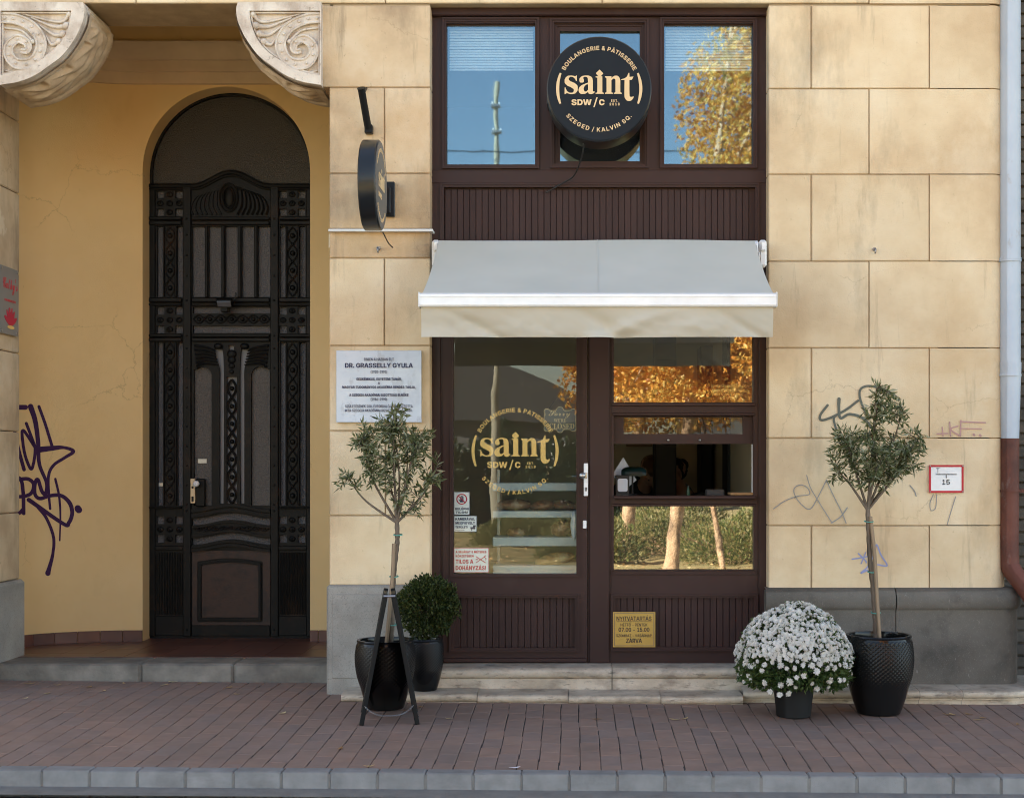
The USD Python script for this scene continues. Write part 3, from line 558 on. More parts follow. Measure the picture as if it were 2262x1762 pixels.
    lob = (.5 + .5 * np.cos(30 * (u - .30 * np.abs(s_)))) ** .6; rib = np.exp(-(s_ / .07) ** 2) - .7 * np.exp(-((np.abs(s_) - .16) / .05) ** 2); edge = np.clip((.62 - .10 * np.cos(30 * (u - .3 * np.abs(s_))) - np.abs(s_)) * 9, 0, 1); hgt = np.clip(frame, 0, 1) * .016 + edge * (.012 + leaf * .016 + .016 * lob * (.4 + np.abs(s_)) + .010 * rib) * np.clip(np.sin(u * 3.14159) * 3, 0, 1) * (1 - np.clip(frame, 0, 1))
    Y = .205 + .215 * s_ + 0 * u; X = w[:, :1] + nn[:, :1] * hgt; Z = w[:, 1:] + nn[:, 1:] * hgt
    i, j = np.meshgrid(np.arange(m_ - 1), np.arange(k_ - 1), indexing='ij'); fq = np.stack([i * k_ + j, (i + 1) * k_ + j, (i + 1) * k_ + j + 1, i * k_ + j + 1], -1).reshape(-1, 4)
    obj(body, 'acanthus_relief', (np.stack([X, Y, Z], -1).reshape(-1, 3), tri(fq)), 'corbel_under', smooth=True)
    return body
for (pp, mi, lab) in ((-1, False, 'corbel above the left jamb'), (709, True, 'corbel against the pier beside the sign')): stage.GetPrimAtPath(corbel(pp, mi)).SetCustomDataByKey('label', lab)
# ---------------------------------------------------------------- iron entrance door (all in photograph pixels at its depth)
DD = 10.27
def R(x0, y0, x1, y1): return sbox(x0, y0, x1, y1)
cxp, rp, spr = 511.3, 182.0, 386.5
circ = Point(cxp, spr).buffer(rp, 32)
outline = circ.union(R(cxp - rp, spr, cxp + rp, 1409)).intersection(R(0, 0, 2000, 1409))
hx = np.linspace(426, 597, 25); hump = Polygon([(300, 600)] + [(300, 407)] + [(x, 407 - 30 * math.cos(math.pi / 2 * (x - 511.5) / 85.5) ** 2) for x in hx] + [(720, 407), (720, 600)])
opens = [(Point(cxp, spr).buffer(rp - 7, 32).union(R(cxp - rp + 7, spr, cxp + rp - 7, 500)).difference(hump), 'frosted_dark')]
def grid(xa, xb, ya, yb, glass):
    gx, gy = np.linspace(xa, xb, 4), np.linspace(ya, yb, 4); ros = []
    for i in range(3):
        for j in range(3):
            p = (gx[i] + 1.8, gy[j] + 1.8, gx[i + 1] - 1.8, gy[j + 1] - 1.8)
            if i != 1 and j != 1: opens.append((R(*p), glass))
            else: ros.append(p)
    return ros
ros = []
for xa, xb in ((344, 406), (615, 676)):
    for ya, yb in ((420, 479), (676, 738), (1138, 1200)): ros += grid(xa, xb, ya, yb, 'frosted_glass')
for xa, xb in ((347, 361), (391, 404), (618, 631), (661, 674.6)): opens.append((R(xa, 500, xb, 656), 'frosted_glass')); opens.append((R(xa + 1, 756, xb, 1116), 'frosted_glass'))
for xa, xb in ((424.6, 452.8), (461, 488.6), (497.5, 525), (534, 561), (569.6, 597.5)): opens.append((R(xa, 500, xb, 656), 'frosted_glass'))
opens += [(R(426, 678, 597, 692), 'frosted_glass'), (R(426, 719, 597, 735.5), 'frosted_glass')]
for xa, xb in ((428, 467.5), (554.5, 596.5)): opens.append((R(xa, 828, xb, 1116).union(Point((xa + xb) / 2, 830).buffer((xb - xa) / 2)).union(R((xa if xa > 500 else xa), 815, (xa + xb) / 2, 830) if xa < 500 else R((xa + xb) / 2, 815, xb, 830)), 'pattern_glass'))
slim = Polygon(catmull([(472, 771), (474, 785), (480, 802), (484.5, 818), (484.5, 860), (484.5, 1000), (484.5, 1112)], 4).tolist() + catmull([(493.5, 1112), (494.6, 1000), (494.8, 860), (494.5, 815), (493.5, 790), (491.5, 770)], 4).tolist())
opens += [(slim.buffer(0), 'smooth_grey_glass'), (affinity.scale(slim, -1, 1, origin=(512, 0)).buffer(0), 'smooth_grey_glass')]
opens.append((R(500.5, 832, 523.5, 1112), 'smooth_grey_glass')); opens.append((Polygon([(504, 763), (518, 763), (516, 773), (506, 773)]), 'smooth_grey_glass'))
def wave(ya, yb, x0=424, x1=598, h=12):
    xs = np.linspace(x0, x1, 24); c = h * np.cos(np.pi * (xs - (x0 + x1) / 2) / (x1 - x0)) ** 2
    return Polygon(list(zip(xs, ya - c + h * .4)) + list(zip(xs[::-1], (yb - c + h * .4)[::-1])))
opens += [(wave(1140, 1155), 'frosted_glass'), (wave(1184, 1198), 'frosted_glass')]
fr = outline.difference(union_all([o for o, _ in opens]))
door = obj(H, 'entrance_door', pext(fr, DD, .05, -.05), 'black_iron', label='dark iron door under the arch')
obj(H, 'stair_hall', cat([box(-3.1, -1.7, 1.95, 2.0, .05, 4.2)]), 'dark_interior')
for o, mt in opens: obj(door, 'glass_pane', pext(o.buffer(2.0), DD, .006, -.036), mt)
def dbox(x0, y0, x1, y1, pr, c=.006, name='rail', mat='black_iron', base=0.0): return obj(door, name, box(WX(x0, DD), WX(x1, DD), DD - D0 - pr, DD - D0 + .004 - base, WZ(y1, DD), WZ(y0, DD), c), mat)
for y0, y1 in ((480, 487), (489, 498), (658, 668), (670, 676), (738, 745), (746, 755), (1118, 1123)): dbox(330, y0, 403, y1, .028); dbox(617.5, y0, 690, y1, .028); dbox(424.5, y0, 596.5, y1, .024) if y0 < 1000 else None
for x0, x1 in ((405, 423), (598, 616)): dbox(x0, 410, x1, 1405, .018, .005, 'stile')
for x0, x1 in ((330, 344), (677, 691)): dbox(x0, 410, x1, 1405, .014, .005, 'stile')
riv = [ball((WX(x, DD), DD - D0 - .018, WZ(y, DD)), .008, 1, (1, .7, 1)) for x in (414, 607) for y in list(range(520, 650, 45)) + list(range(770, 1120, 43)) + [484, 664, 742, 1128, 1390]]
obj(door, 'rivets', cat(riv), 'black_iron', smooth=True, kind='stuff')
for p in ros:
    cx_, cy_ = (p[0] + p[2]) / 2, (p[1] + p[3]) / 2
    obj(door, 'rosette', cat([ball((WX(cx_, DD), DD - D0, WZ(cy_, DD)), .024, 2, (1, .55, .85)), ball((WX(cx_, DD), DD - D0 - .012, WZ(cy_, DD)), .008, 1)]), 'black_iron', smooth=True)
for x0, x1 in ((452.8, 461), (488.6, 497.5), (525, 534), (561, 569.6)): dbox(x0 + 1, 500, x1 - 1, 657, .016, .004, 'bar')
def chain(x0, x1, y0, y1, n, horiz=False, r=.006, pr=.006):
    """A band of interlaced ovals with a boss in each."""
    L = (y1 - y0) if not horiz else (x1 - x0); a = ((x1 - x0) if not horiz else (y1 - y0)) / 2 * .8; s_ = np.linspace(0, 1, n * 10 + 1); ms = []
    for sg in (-1, 1):
        off = sg * a * np.sin(np.pi * n * s_); al = s_ * L
        px, py = ((x0 + x1) / 2 + off, y0 + al) if not horiz else (x0 + al, (y0 + y1) / 2 + off)
        ms.append(tube(np.c_[WX(px, DD), np.full(len(s_), DD - D0 - pr), WZ(py, DD)], r, 6))
    for k in range(n):
        al = (k + .5) / n * L; px, py = ((x0 + x1) / 2, y0 + al) if not horiz else (x0 + al, (y0 + y1) / 2)
        ms.append(ball((WX(px, DD), DD - D0 - pr, WZ(py, DD)), a * DD / F * .55, 1))
        al = (k + 1) / n * L; px, py = ((x0 + x1) / 2, y0 + al) if not horiz else (x0 + al, (y0 + y1) / 2)
        if k < n - 1: ms.append(ball((WX(px, DD), DD - D0 - pr - .002, WZ(py, DD)), a * DD / F * .32, 1))
    return cat(ms)
for x0, x1 in ((363, 389), (633, 660)):
    obj(door, 'ornament_strip', chain(x0, x1, 502, 655, 4), 'black_iron', smooth=40); obj(door, 'ornament_strip', chain(x0, x1, 758, 1114, 9), 'black_iron', smooth=40)
    for xe in (x0, x1): dbox(xe - 1.6, 500, xe + 1.6, 656, .02, .003, 'strip_edge'); dbox(xe - 1.6, 757, xe + 1.6, 1116, .02, .003, 'strip_edge')
obj(door, 'ornament_strip', chain(428, 596, 694, 716, 7, True), 'black_iron', smooth=40)
obj(door, 'lattice_column', chain(500, 524, 838, 1112, 7, r=.0095, pr=-.004), 'black_iron', smooth=40)
obj(door, 'ornament_strip', cat([chain(430, 594, 1161, 1173, 9, True, .005)]), 'black_iron', smooth=40)
for pg, pr in ((wave(1120, 1126), .03), (wave(1129, 1137), .022), (wave(1158, 1161), .02), (wave(1177, 1181), .02), (wave(1201, 1205), .022), (wave(1207, 1213), .03)): obj(door, 'curved_rail', pext(pg, DD, pr), 'black_iron')
hr = np.linspace(415, 607, 33); hy = 407 - 30 * np.where(np.abs(hr - 511.5) < 85.5, np.cos(math.pi / 2 * (hr - 511.5) / 85.5) ** 2, 0)
hr = np.r_[330, hr, 692]; hy = np.r_[407, hy, 407]
obj(door, 'transom_moulding', cat([tube(np.c_[WX(hr, DD), np.full(len(hr), DD - D0 - .01), WZ(hy + o_, DD)], r_, 8) for o_, r_ in ((4, .016), (11, .009))]), 'black_iron', smooth=40)
el = np.linspace(0, 2 * np.pi, 33)
cart = [tube(np.c_[WX(506 + a_ * np.cos(el), DD), np.full(33, DD - D0 - .012), WZ(437 + b_ * np.sin(el), DD)], r_, 6) for a_, b_, r_ in ((13, 24, .008), (20, 31, .006))] + [ball((WX(506, DD), DD - D0, WZ(437, DD)), .038, 2, (.9, .4, 1.7))]
for k in range(7):
    for sg in (-1, 1):
        q = catmull([(507 + sg * 14, 412 + k), (507 + sg * (26 + 7 * k), 420 + 2 * k), (507 + sg * (28 + 9.5 * k), 452 + k), (507 + sg * (18 + 10.5 * k), 475)], 5)
        cart.append(tube(np.c_[WX(q[:, 0], DD), np.full(len(q), DD - D0 - .005), WZ(q[:, 1], DD)], np.linspace(.004, .0085, len(q)), 5))
obj(door, 'cartouche', cat(cart), 'black_iron', smooth=40)
fan = []
for sg in (-1, 1):
    for k in range(6):
        q = catmull([(512 + sg * (36 - 1.5 * k), 776 + 6 * k), (512 + sg * (52 + 2 * k), 768 + 7 * k), (512 + sg * (82 - 1.0 * k), 763 + 9.5 * k)], 6)
        fan.append(tube(np.c_[WX(q[:, 0], DD), np.full(len(q), DD - D0 - .01), WZ(q[:, 1], DD)], np.linspace(.006, .012, len(q)), 6))
    for cy_ in (764,): fan.append(ball((WX(512 + sg * 29, DD), DD - D0 - .015, WZ(765, DD)), .03, 2, (1, .7, .75)))
for k in range(4): fan.append(ball((WX(512, DD), DD - D0 - .006, WZ(782 + 13 * k, DD)), .034 - .006 * k, 2, (1, .5, .9)))
obj(door, 'fan_ornament', cat(fan), 'black_iron', smooth=40)
for x0, x1 in ((347, 403), (619, 675)):
    reeds = [tube([[WX(x, DD), DD - D0 - .002, WZ(1356, DD)], [WX(x, DD), DD - D0 - .002, WZ(1220, DD)]], .0085, 6) for x in np.linspace(x0 + 2, x1 - 2, 10)]
    obj(door, 'reeded_panel', cat(reeds), 'black_iron', smooth=40); dbox(x0 - 3, 1205, x1 + 3, 1214, .02, .004); dbox(x0 - 3, 1360, x1 + 3, 1403, .012, .004, 'bottom_panel')
pan = Polygon([(440, 1369), (440, 1243)] + list(zip(np.linspace(440, 577, 15), 1243 - 7 * np.cos(np.pi * (np.linspace(440, 577, 15) - 508.5) / 137))) + [(577, 1243), (577, 1369)]).buffer(0)
obj(door, 'panel_moulding', pext(pan.difference(pan.buffer(-5)), DD, .02), 'black_iron'); obj(door, 'kick_panel', pext(pan.buffer(-6), DD, .006), 'rusty_panel', label='rusty brown kick panel')
obj(door, 'lower_plate', pext(R(425, 1216, 597, 1404).difference(pan.buffer(4)), DD, .004), 'rusty_panel')
dbox(424, 1380, 597, 1404, .01, .004, 'bottom_panel')
dbox(434, 1057, 455, 1118, .03, .006, 'lock_box'); dbox(422.5, 1056.5, 433, 1111, .026, .003, 'lock_plate', 'brass_plate')
obj(door, 'keyhole', cat([ball((WX(427.5, DD), DD - D0 - .026, WZ(1076, DD)), .009, 1, (1, .3, 1)), box(WX(425, DD), WX(430, DD), DD - D0 - .028, DD - D0 - .02, WZ(1107, DD), WZ(1096, DD))]), 'black_iron')
kn = [tube([[WX(438, DD), DD - D0 - .02, WZ(1068, DD)], [WX(438.7, DD), DD - D0 - .06, WZ(1068, DD)]], .009, 10), ball((WX(439.3, DD), DD - D0 - .075, WZ(1068, DD)), .0225, 3)]
obj(door, 'knob', cat(kn), 'white_enamel', smooth=50)
dbox(435, 1013, 455, 1023, -.024, .001, 'name_plate', 'grey_metal', base=-.028); dbox(347.5, 1066, 362, 1074, -.024, .001, 'name_plate', 'grey_metal', base=-.028)

# ---------------------------------------------------------------- bakery front joinery
SD = 8.62
def B(x0, y0, x1, y1, pr=.0, t=.06, c=.004, d=SD): return box(WX(x0, d), WX(x1, d), d - D0 - pr, d - D0 + t, WZ(y1, d), WZ(y0, d), c)
holes = [R(984, 52, 1187, 368), R(1222, 50, 1427, 366), R(1463, 52, 1666, 368), R(980, 413, 1669, 616), R(978, 640, 1298, 1470), R(1352, 640, 1672, 1470)]
sf = obj(H, 'shopfront_frame', pext(R(945, 14, 1702, 1466).difference(union_all(holes)), SD, .09, -.09), 'brown_paint')
obj(sf, 'head_board', B(945, 14, 1702, 38, .035, .02, .006), 'brown_paint')
obj(sf, 'post', B(1302, 640, 1346, 1463, .012, .02, .004), 'brown_paint'); obj(sf, 'post', B(951, 640, 974, 1463, .008, .02), 'brown_paint'); obj(sf, 'post', B(1676, 640, 1700, 1463, .008, .02), 'brown_paint')
obj(sf, 'sill_board', B(951, 376, 1700, 405, .006, .02, .003), 'brown_paint')
def moulding(parent, x0, y0, x1, y1, w, pr, name='moulding', mat='brown_paint', d=SD):
    o = R(x0, y0, x1, y1); m = []
    for k, (a, b, p) in enumerate(((0, w * .45, pr), (w * .45, w, pr * .55))): m.append(pext(o.buffer(-a, join_style=2).difference(o.buffer(-b, join_style=2)), d, p))
    return obj(parent, name, cat(m), mat)
for (o, gl, deep, seed) in (((977, 40, 1191, 373), (986, 55, 1184.5, 365.5), 0, 0), ((1215, 42, 1433, 372), (1237, 67, 1414, 356), 1, 1), ((1458, 40, 1672, 372), (1465, 55, 1663.5, 365.5), 0, 2)):
    inn = (o[0] + 7, o[1] + 10, o[2] - 7, o[3] - 5)
    win = obj(H, 'upper_window', pext(R(*[inn[0] - 4, inn[1] - 4, inn[2] + 4, inn[3] + 4]).difference(R(*gl)), SD, .045, -.065), 'brown_paint')
    moulding(win, *o, 9, .016)
    if deep: moulding(win, 1224, 52, 1425, 364, 7, .012, 'sash_moulding', d=SD + .02)
    obj(win, 'pane', pext(R(gl[0] - 1, gl[1] - 1, gl[2] + 1, gl[3] + 1), SD, .005, -.035 if not deep else -.05), 'glass_upper')
bp = obj(H, 'boarded_panel', B(978, 411, 1671, 620, -.03, .06), 'brown_board')
moulding(sf, 972, 405, 1677, 640, 9, .012, 'panel_moulding')
xs = np.arange(982, 1667, 13.72)
for a, b in zip(xs[:-1], xs[1:]): obj(bp, 'board', B(a + .35, 417, b - .35, 618, -.016 + rng.uniform(-.0012, .0012), 0.032, .0022), 'brown_board')
# door leaf
ld = obj(H, 'shop_door', pext(R(978, 636, 1297, 1462).difference(R(1001, 652, 1273.5, 1268)).difference(R(1004, 1318, 1269, 1430)), SD - .012, .05, -.05), 'brown_paint', label='glazed bakery door with beaded lower panel')
obj(ld, 'pane', pext(R(1000, 650, 1275, 1270), SD, .006, -.022), 'glass_door')
moulding(ld, 994.5, 646, 1280, 1274, 7, .010, 'glazing_bead', d=SD - .012); moulding(ld, 992, 1311, 1280, 1439, 9, .014, 'panel_moulding', d=SD - .012)
xs = np.linspace(1003, 1271, 20)
for a, b in zip(xs[:-1], xs[1:]): obj(ld, 'board', B(a + .35, 1312, b - .35, 1438, -.010 + rng.uniform(-.001, .001), .03, .0022, SD), 'brown_board')
obj(ld, 'lock_plate', B(1289.5, 1023, 1299, 1095, .013, .0, .002, SD - .012), 'white_enamel')
obj(ld, 'knob', cat([tube([[WX(1291, SD), SD - D0 - .02, WZ(1050, SD)], [WX(1288.5, SD), SD - D0 - .05, WZ(1050, SD)]], .008, 10), ball((WX(1286.5, SD), SD - D0 - .062, WZ(1050, SD)), .019, 3, (1, .8, 1)), box(WX(1291, SD), WX(1297, SD), SD - D0 - .05, SD - D0 - .02, WZ(1056, SD), WZ(1043, SD), .002)]), 'steel', smooth=50)
obj(ld, 'inside_handle', tube([[WX(1276, SD), SD - D0 + .035, WZ(1051, SD)], [WX(1262, SD), SD - D0 + .035, WZ(1052, SD)]], .006, 8), 'steel', smooth=40)
obj(ld, 'keyhole', box(WX(1293, SD), WX(1296, SD), SD - D0 - .027, SD - D0 - .02, WZ(1084, SD), WZ(1076, SD)), 'ink_black')
obj(ld, 'lock_rosette', B(1287.5, 1149, 1295.5, 1167, .008, 0, .003, SD - .012), 'white_enamel'); obj(ld, 'weather_bar', B(980, 1452, 1296, 1462, .012, 0, .004, SD - .012), 'brown_paint')
# serving window
sw = obj(H, 'serving_window', pext(R(1351, 640, 1673, 1466).difference(union_all([R(1356, 650, 1664, 892), R(1356, 918, 1664, 1094), R(1356, 1118, 1665, 1262), R(1358, 1319, 1666, 1428)])), SD - .004, .055, -.055), 'brown_paint', label='serving window with open hatch')
obj(sw, 'pane', pext(R(1354, 648, 1666, 894), SD, .006, -.03), 'glass_lower'); obj(sw, 'pane', pext(R(1354, 1116, 1667, 1264), SD, .006, -.03), 'glass_lower')
sash = obj(sw, 'sash', pext(R(1356, 919, 1664, 980).difference(R(1378, 921.5, 1641, 958)), SD + .03, .035, -.035), 'brown_paint', label='raised sash of the hatch')
obj(sw, 'sash_pane', pext(R(1376, 920, 1643, 960), SD + .03, .005, -.02), 'glass_door')
for x in (1476, 1545.5): obj(sw, 'sash_knob', ball((WX(x, SD + .03), SD + .03 - D0 - .008, WZ(972, SD + .03)), .0075, 2), 'steel', smooth=True)
obj(sw, 'rail_moulding', cat([B(1352, 889, 1668, 897, .014), B(1352, 911, 1668, 918, .008)]), 'brown_paint'); obj(sw, 'hatch_sill', B(1354, 1094, 1668, 1101, .05, .05, .004), 'brown_paint'); obj(sw, 'rail_moulding', B(1352, 1112, 1670, 1118, .012), 'brown_paint')
moulding(sw, 1350, 1258, 1672, 1268, 3, .012, 'glazing_bead'); obj(sw, 'jamb_strip', B(1662, 981, 1664.5, 1093, -.03, .05, .001), 'white_paint')  # the white strip paints the bright reflection along the hatch jamb
moulding(sw, 1350, 1311, 1674, 1437, 9, .014, 'panel_moulding', d=SD - .004)
xs = np.linspace(1357, 1668, 23)
for a, b in zip(xs[:-1], xs[1:]): obj(sw, 'board', B(a + .35, 1312, b - .35, 1434, -.010 + rng.uniform(-.001, .001), .03, .0022, SD), 'brown_board')
# shop room behind
rx0, rx1, ry0, ry1, rz0, rz1 = -1.38, 1.11, .24, 3.7, .12, 4.0
obj(H, 'shop_floor', box(rx0, rx1, ry0, ry1, .05, .12), 'wood_floor'); obj(H, 'shop_wall', cat([box(rx0, rx1, ry1, ry1 + .1, .12, 4.0), box(rx0 - .08, rx0, ry0, ry1, .12, 4.0), box(rx1, rx1 + .08, ry0, ry1, .12, 4.0)]), 'cream_interior'); obj(H, 'shop_ceiling', box(rx0 - .1, rx1 + .1, ry0 - .03, ry1 + .1, 2.62, 2.7), 'cream_interior')
obj(H, 'upper_void', cat([box(rx0, rx1, 2.4, 2.45, 2.7, 4.0), box(rx0 - .08, rx0 + .3, ry0, 2.4, 2.7, 4.0), box(1.08, 1.105, ry0, 2.4, 2.7, 4.0), box(rx0, rx1, ry0 - .03, 2.4, 4.0, 4.1), box(rx0, rx1, ry0, 2.4, 2.7, 2.72)]), 'dark_interior')  # dark lining added behind the upper panes, its colour standing for unlit space
# ---------------------------------------------------------------- awning
aw = T('awning', 'cream fabric awning with a white front bar above the bakery door', 'awning', (0, 0, 2.6))
YB, YF = -.10, -.90
zb, zf = WZ(531, D0 + YB), WZ(650, D0 + YF)
xl0, xr0 = WX(970, D0 + YB), WX(1667, D0 + YB); xl1, xr1 = WX(931, D0 + YF), WX(1710, D0 + YF)
nu, nv = 41, 25; U, V = np.meshgrid(np.linspace(0, 1, nu), np.linspace(0, 1, nv), indexing='ij')
xl = xl0 + (xl1 - xl0) * V; xr = xr0 + (xr1 - xr0) * V
X = xl + (xr - xl) * U; Y = YB + (YF - YB) * V; sag = .035 * 4 * V * (1 - V) * (1 - .25 * np.cos(2 * np.pi * U)) + .004 * np.sin(7 * U + 2 * V) + .012 * (meshkit.fbm(np.stack([U * 6, V * 3, U * 0], -1), 3, 9) - .5) * np.sin(np.pi * V)
Z = zb + (zf - zb) * V - sag
def sheet(X, Y, Z, t):
    n, k = X.shape; v1 = np.stack([X, Y, Z], -1).reshape(-1, 3); i, j = np.meshgrid(np.arange(n - 1), np.arange(k - 1), indexing='ij')
    q = np.stack([i * k + j, (i + 1) * k + j, (i + 1) * k + j + 1, i * k + j + 1], -1).reshape(-1, 4); f = tri(q)
    v2 = v1 + np.asarray(t); m = len(v1); ring = np.r_[np.arange(k), np.arange(1, n) * k + k - 1, (n - 1) * k + np.arange(k - 2, -1, -1), np.arange(n - 2, 0, -1) * k]
    r2 = np.roll(ring, -1); side = np.stack([ring, r2, r2 + m, ring + m], 1)
    return trimesh.Trimesh(np.vstack([v1, v2]), np.vstack([f, f[:, ::-1] + m, tri(side)]), process=False)
obj(aw, 'canopy', sheet(X, Y, Z, (0, 0, -.002)), 'awning_fabric', smooth=40)
obj(aw, 'seam', sheet(X[20:22, :] * [[1], [1]] + np.array([[-.002], [-.04]]) * 0 + np.array([[0.0], [-.040]]), Y[20:22], Z[20:22] + .0015, (0, 0, -.0008)), 'awning_fabric')
fb0, fb1 = WX(926, 7.56), WX(1715, 7.56); zt_, zb_ = WZ(645, 7.56), WZ(677, 7.56); yf = 7.56 - D0
bar = m3.CrossSection([[(yf, zb_ + .006), (yf + .006, zb_), (yf + .09, zb_), (yf + .09, zt_ - .01), (yf + .05, zt_), (yf + .008, zt_ - .004), (yf, zt_ - .012)]])
mm = mani(m3.Manifold.extrude(bar, fb1 - fb0)); v = mm.vertices; mm.vertices = np.stack([fb0 + v[:, 2], v[:, 0], v[:, 1]], 1)
obj(aw, 'front_bar', cat([mm, box(fb0 + .002, fb1 - .002, yf - .003, yf + .01, zt_ - .026, zt_ - .020, .001), box(fb0 + .002, fb1 - .002, yf - .003, yf + .01, zb_ + .008, zb_ + .013, .001)]), 'white_enamel')
for x in (fb0, fb1): obj(aw, 'end_cap', box(x - .006 if x < 0 else x - .001, x + .001 if x < 0 else x + .006, yf - .002, yf + .092, zb_ - .002, zt_ + .002, .004), 'white_plastic')
nu, nv = 121, 13; U, V = np.meshgrid(np.linspace(0, 1, nu), np.linspace(0, 1, nv), indexing='ij')
dv = 7.58; X = WX(930, dv) + (WX(1708, dv) - WX(930, dv)) * U; Z = WZ(676, dv) + (WZ(744, dv) - WZ(676, dv)) * V + .0015 * np.sin(9 * U)
wob = meshkit.fbm(np.stack([U * 9, V * 1.6, U * 0 + 3.3], -1), 4, 5) - .5
fold = .018 * np.exp(-((U - .5 - .10 * (V - .4)) / .035) ** 2) + .014 * np.exp(-((U - .14 - .16 * (V - .5)) / .03) ** 2) - .014 * np.exp(-((U - .62 + .2 * (V - .5)) / .05) ** 2) + .012 * np.exp(-((U - .90 - .13 * (V - .5)) / .025) ** 2)
Y = dv - D0 + (.075 * wob + 1.9 * fold) * np.sin(np.clip(V * 1.6, 0, 1.5)) + .012 * V
obj(aw, 'valance', sheet(X, Y, Z, (0, .0018, 0)), 'awning_fabric', smooth=50)
for x, w in ((WX(954, 8.40), .046), (WX(1676, 8.40), .046)):
    obj(aw, 'bracket', cat([box(x, x + w, -.11, .0, WZ(590, 8.40), WZ(530, 8.40), .012), box(x + .008, x + w - .004, -.125, -.02, WZ(556, 8.40), WZ(534, 8.40), .008)]), 'white_plastic')
obj(aw, 'roller', tube([[xl0 - .02, -.075, zb - .03], [xr0 + .02, -.075, zb - .03]], .032, 16), 'white_enamel', smooth=40)
cl = [(WX(1672, 8.36), -.14, WZ(540, 8.36)), (WX(1673, 8.36), -.145, WZ(557, 8.36))]
tt = np.linspace(0, 2 * np.pi, 17); obj(aw, 'crank_eye', cat([tube(cl, .006, 8), tube(np.c_[WX(1674.5, 8.36) + .008 * np.cos(tt), np.full(17, -.145), WZ(566, 8.36) + .022 * np.sin(tt)], .004, 6)]), 'white_plastic', smooth=40)
for sg in (-1, 1):
    xa = .17 + sg * .75; e = (.17 + sg * .2, -.42, 2.32)
    obj(aw, 'folding_arm', cat([tube([(xa, -.06, 2.42), e], .018, 8), tube([e, (.17 + sg * .72, yf + .06, zb_ + .03)], .016, 8), ball(e, .024, 1)]), 'white_enamel', smooth=40)

# ---------------------------------------------------------------- signs
def logo(parent, cx, cy, R_, d, mat, t=.0015, off=.0, names=('arc_lettering', 'wordmark', 'bracket_stroke', 'small_lettering')):
    """The bakery's round lettering: centre, radius (pixels) and depth."""
    k = R_ / 710.0
    top_ = arc_text('BOULANGERIE & PÀTISSERIE', cx, cy, 522 * k, 56 * k, -59.5, 60.0, 650); bot = arc_text('SZEGED / KALVIN SQ.', cx, cy, 580 * k, 56 * k, -48.5, 49.0, 650, up=False)
    for q in (top_, bot): obj(parent, names[0], pext(q, d, t, off), mat)
    # "saint": bold serif letters, a diamond dot, and a t with a long tail
    pieces = []
    for ch, x0, x1 in (('s', -467, -290), ('a', -278, -62), ('i', -48, 64), ('n', 78, 306)):
        g, _ = glyph(MB(ch), 'math', 400); xh = glyph(MB('x'), 'math', 400)[0].bounds[3]
        if ch == 'i': g = max((q for q in g.geoms), key=lambda q: q.area) if hasattr(g, 'geoms') else g
        a0, _, a1, _ = g.bounds; pieces.append(affinity.affine_transform(g, [(x1 - x0) / (a1 - a0), 0, 0, -238 / xh, x0 - a0 * (x1 - x0) / (a1 - a0), 70]))
    pieces.append(Polygon([(-38, -208), (6, -250), (48, -206), (4, -160)]).buffer(6))
    tl = catmull([(395, -212), (372, -160), (330, -136), (296, -128)], 5).tolist() + [(296, -118), (343, -118)] + catmull([(343, -118), (341, 60), (346, 120), (376, 160), (420, 165), (452, 140), (468, 108)], 6).tolist() + catmull([(460, 104), (440, 112), (418, 108), (410, 90), (408, 20), (408, -118)], 6).tolist() + [(440, -120), (452, -138), (464, -166), (448, -162), (410, -158), (407, -212)]
    pieces.append(Polygon(tl).buffer(0))
    tr = lambda g: affinity.affine_transform(g, [k, 0, 0, k, cx, cy])
    obj(parent, names[1], pext(tr(union_all(pieces)).simplify(.05), d, t, off), mat)
    for sg in (-1, 1):
        a = np.radians(np.linspace(-22, 21, 25)); w = 21 - 9 * np.abs(np.linspace(-1, 1, 25)) ** 2
        pg = Polygon(list(zip(sg * (562 + w) * np.cos(a), (562 + w) * np.sin(a))) + list(zip((sg * (562 - w) * np.cos(a))[::-1], ((562 - w) * np.sin(a))[::-1])))
        obj(parent, names[2], pext(tr(pg.buffer(0)), d, t, off), mat)
    sm = [line('SDW', -374, 223, 80, 850, width=272, anchor='l'), line('C', -3, 223, 80, 850, anchor='l', width=76), Polygon([(-80, 250), (-62, 250), (-20, 115), (-38, 115)]), line('EST.', 160, 180, 34, 700, spacing=.25, width=96, anchor='l'), line('2018', 140, 225, 34, 700, spacing=.35, width=136, anchor='l')]
    obj(parent, names[3], pext(tr(union_all(sm)), d, t, off), mat)
def disc_y(cx_, cz_, r, y0, y1, c=.006, n=72):
    m = lathe([(0, 0), (r - c, 0), (r, c), (r, y1 - y0 - c), (r - c, y1 - y0), (0, y1 - y0)], 0, 0, n); v = m.vertices
    return trimesh.Trimesh(np.stack([cx_ + v[:, 0], y1 - v[:, 2], cz_ + v[:, 1]], 1), m.faces, process=False)
RD = 8.25
rs = T('round_sign', 'round dark slate shop sign with cream saint lettering before the middle upper window', 'sign', (WX(1323.6, RD), RD - D0, WZ(196.5, RD)))
cxs, czs = WX(1323.6, RD), WZ(196.5, RD); rr = 116 * RD / F
obj(rs, 'sign_face', disc_y(cxs, czs, rr - .006, RD - D0, RD - D0 + .02, .002), 'sign_slate', smooth=30)
obj(rs, 'sign_drum', disc_y(cxs, czs, rr, RD - D0 + .003, RD - D0 + .215, .006), 'sign_black', smooth=30)
obj(rs, 'mounting_bar', cat([box(cxs - .24, cxs - .20, .17, .13, czs - .5, czs + .4) if 0 else box(cxs - .30, cxs + .30, -.036, .115, czs - .03, czs + .03, .004)]), 'sign_black')
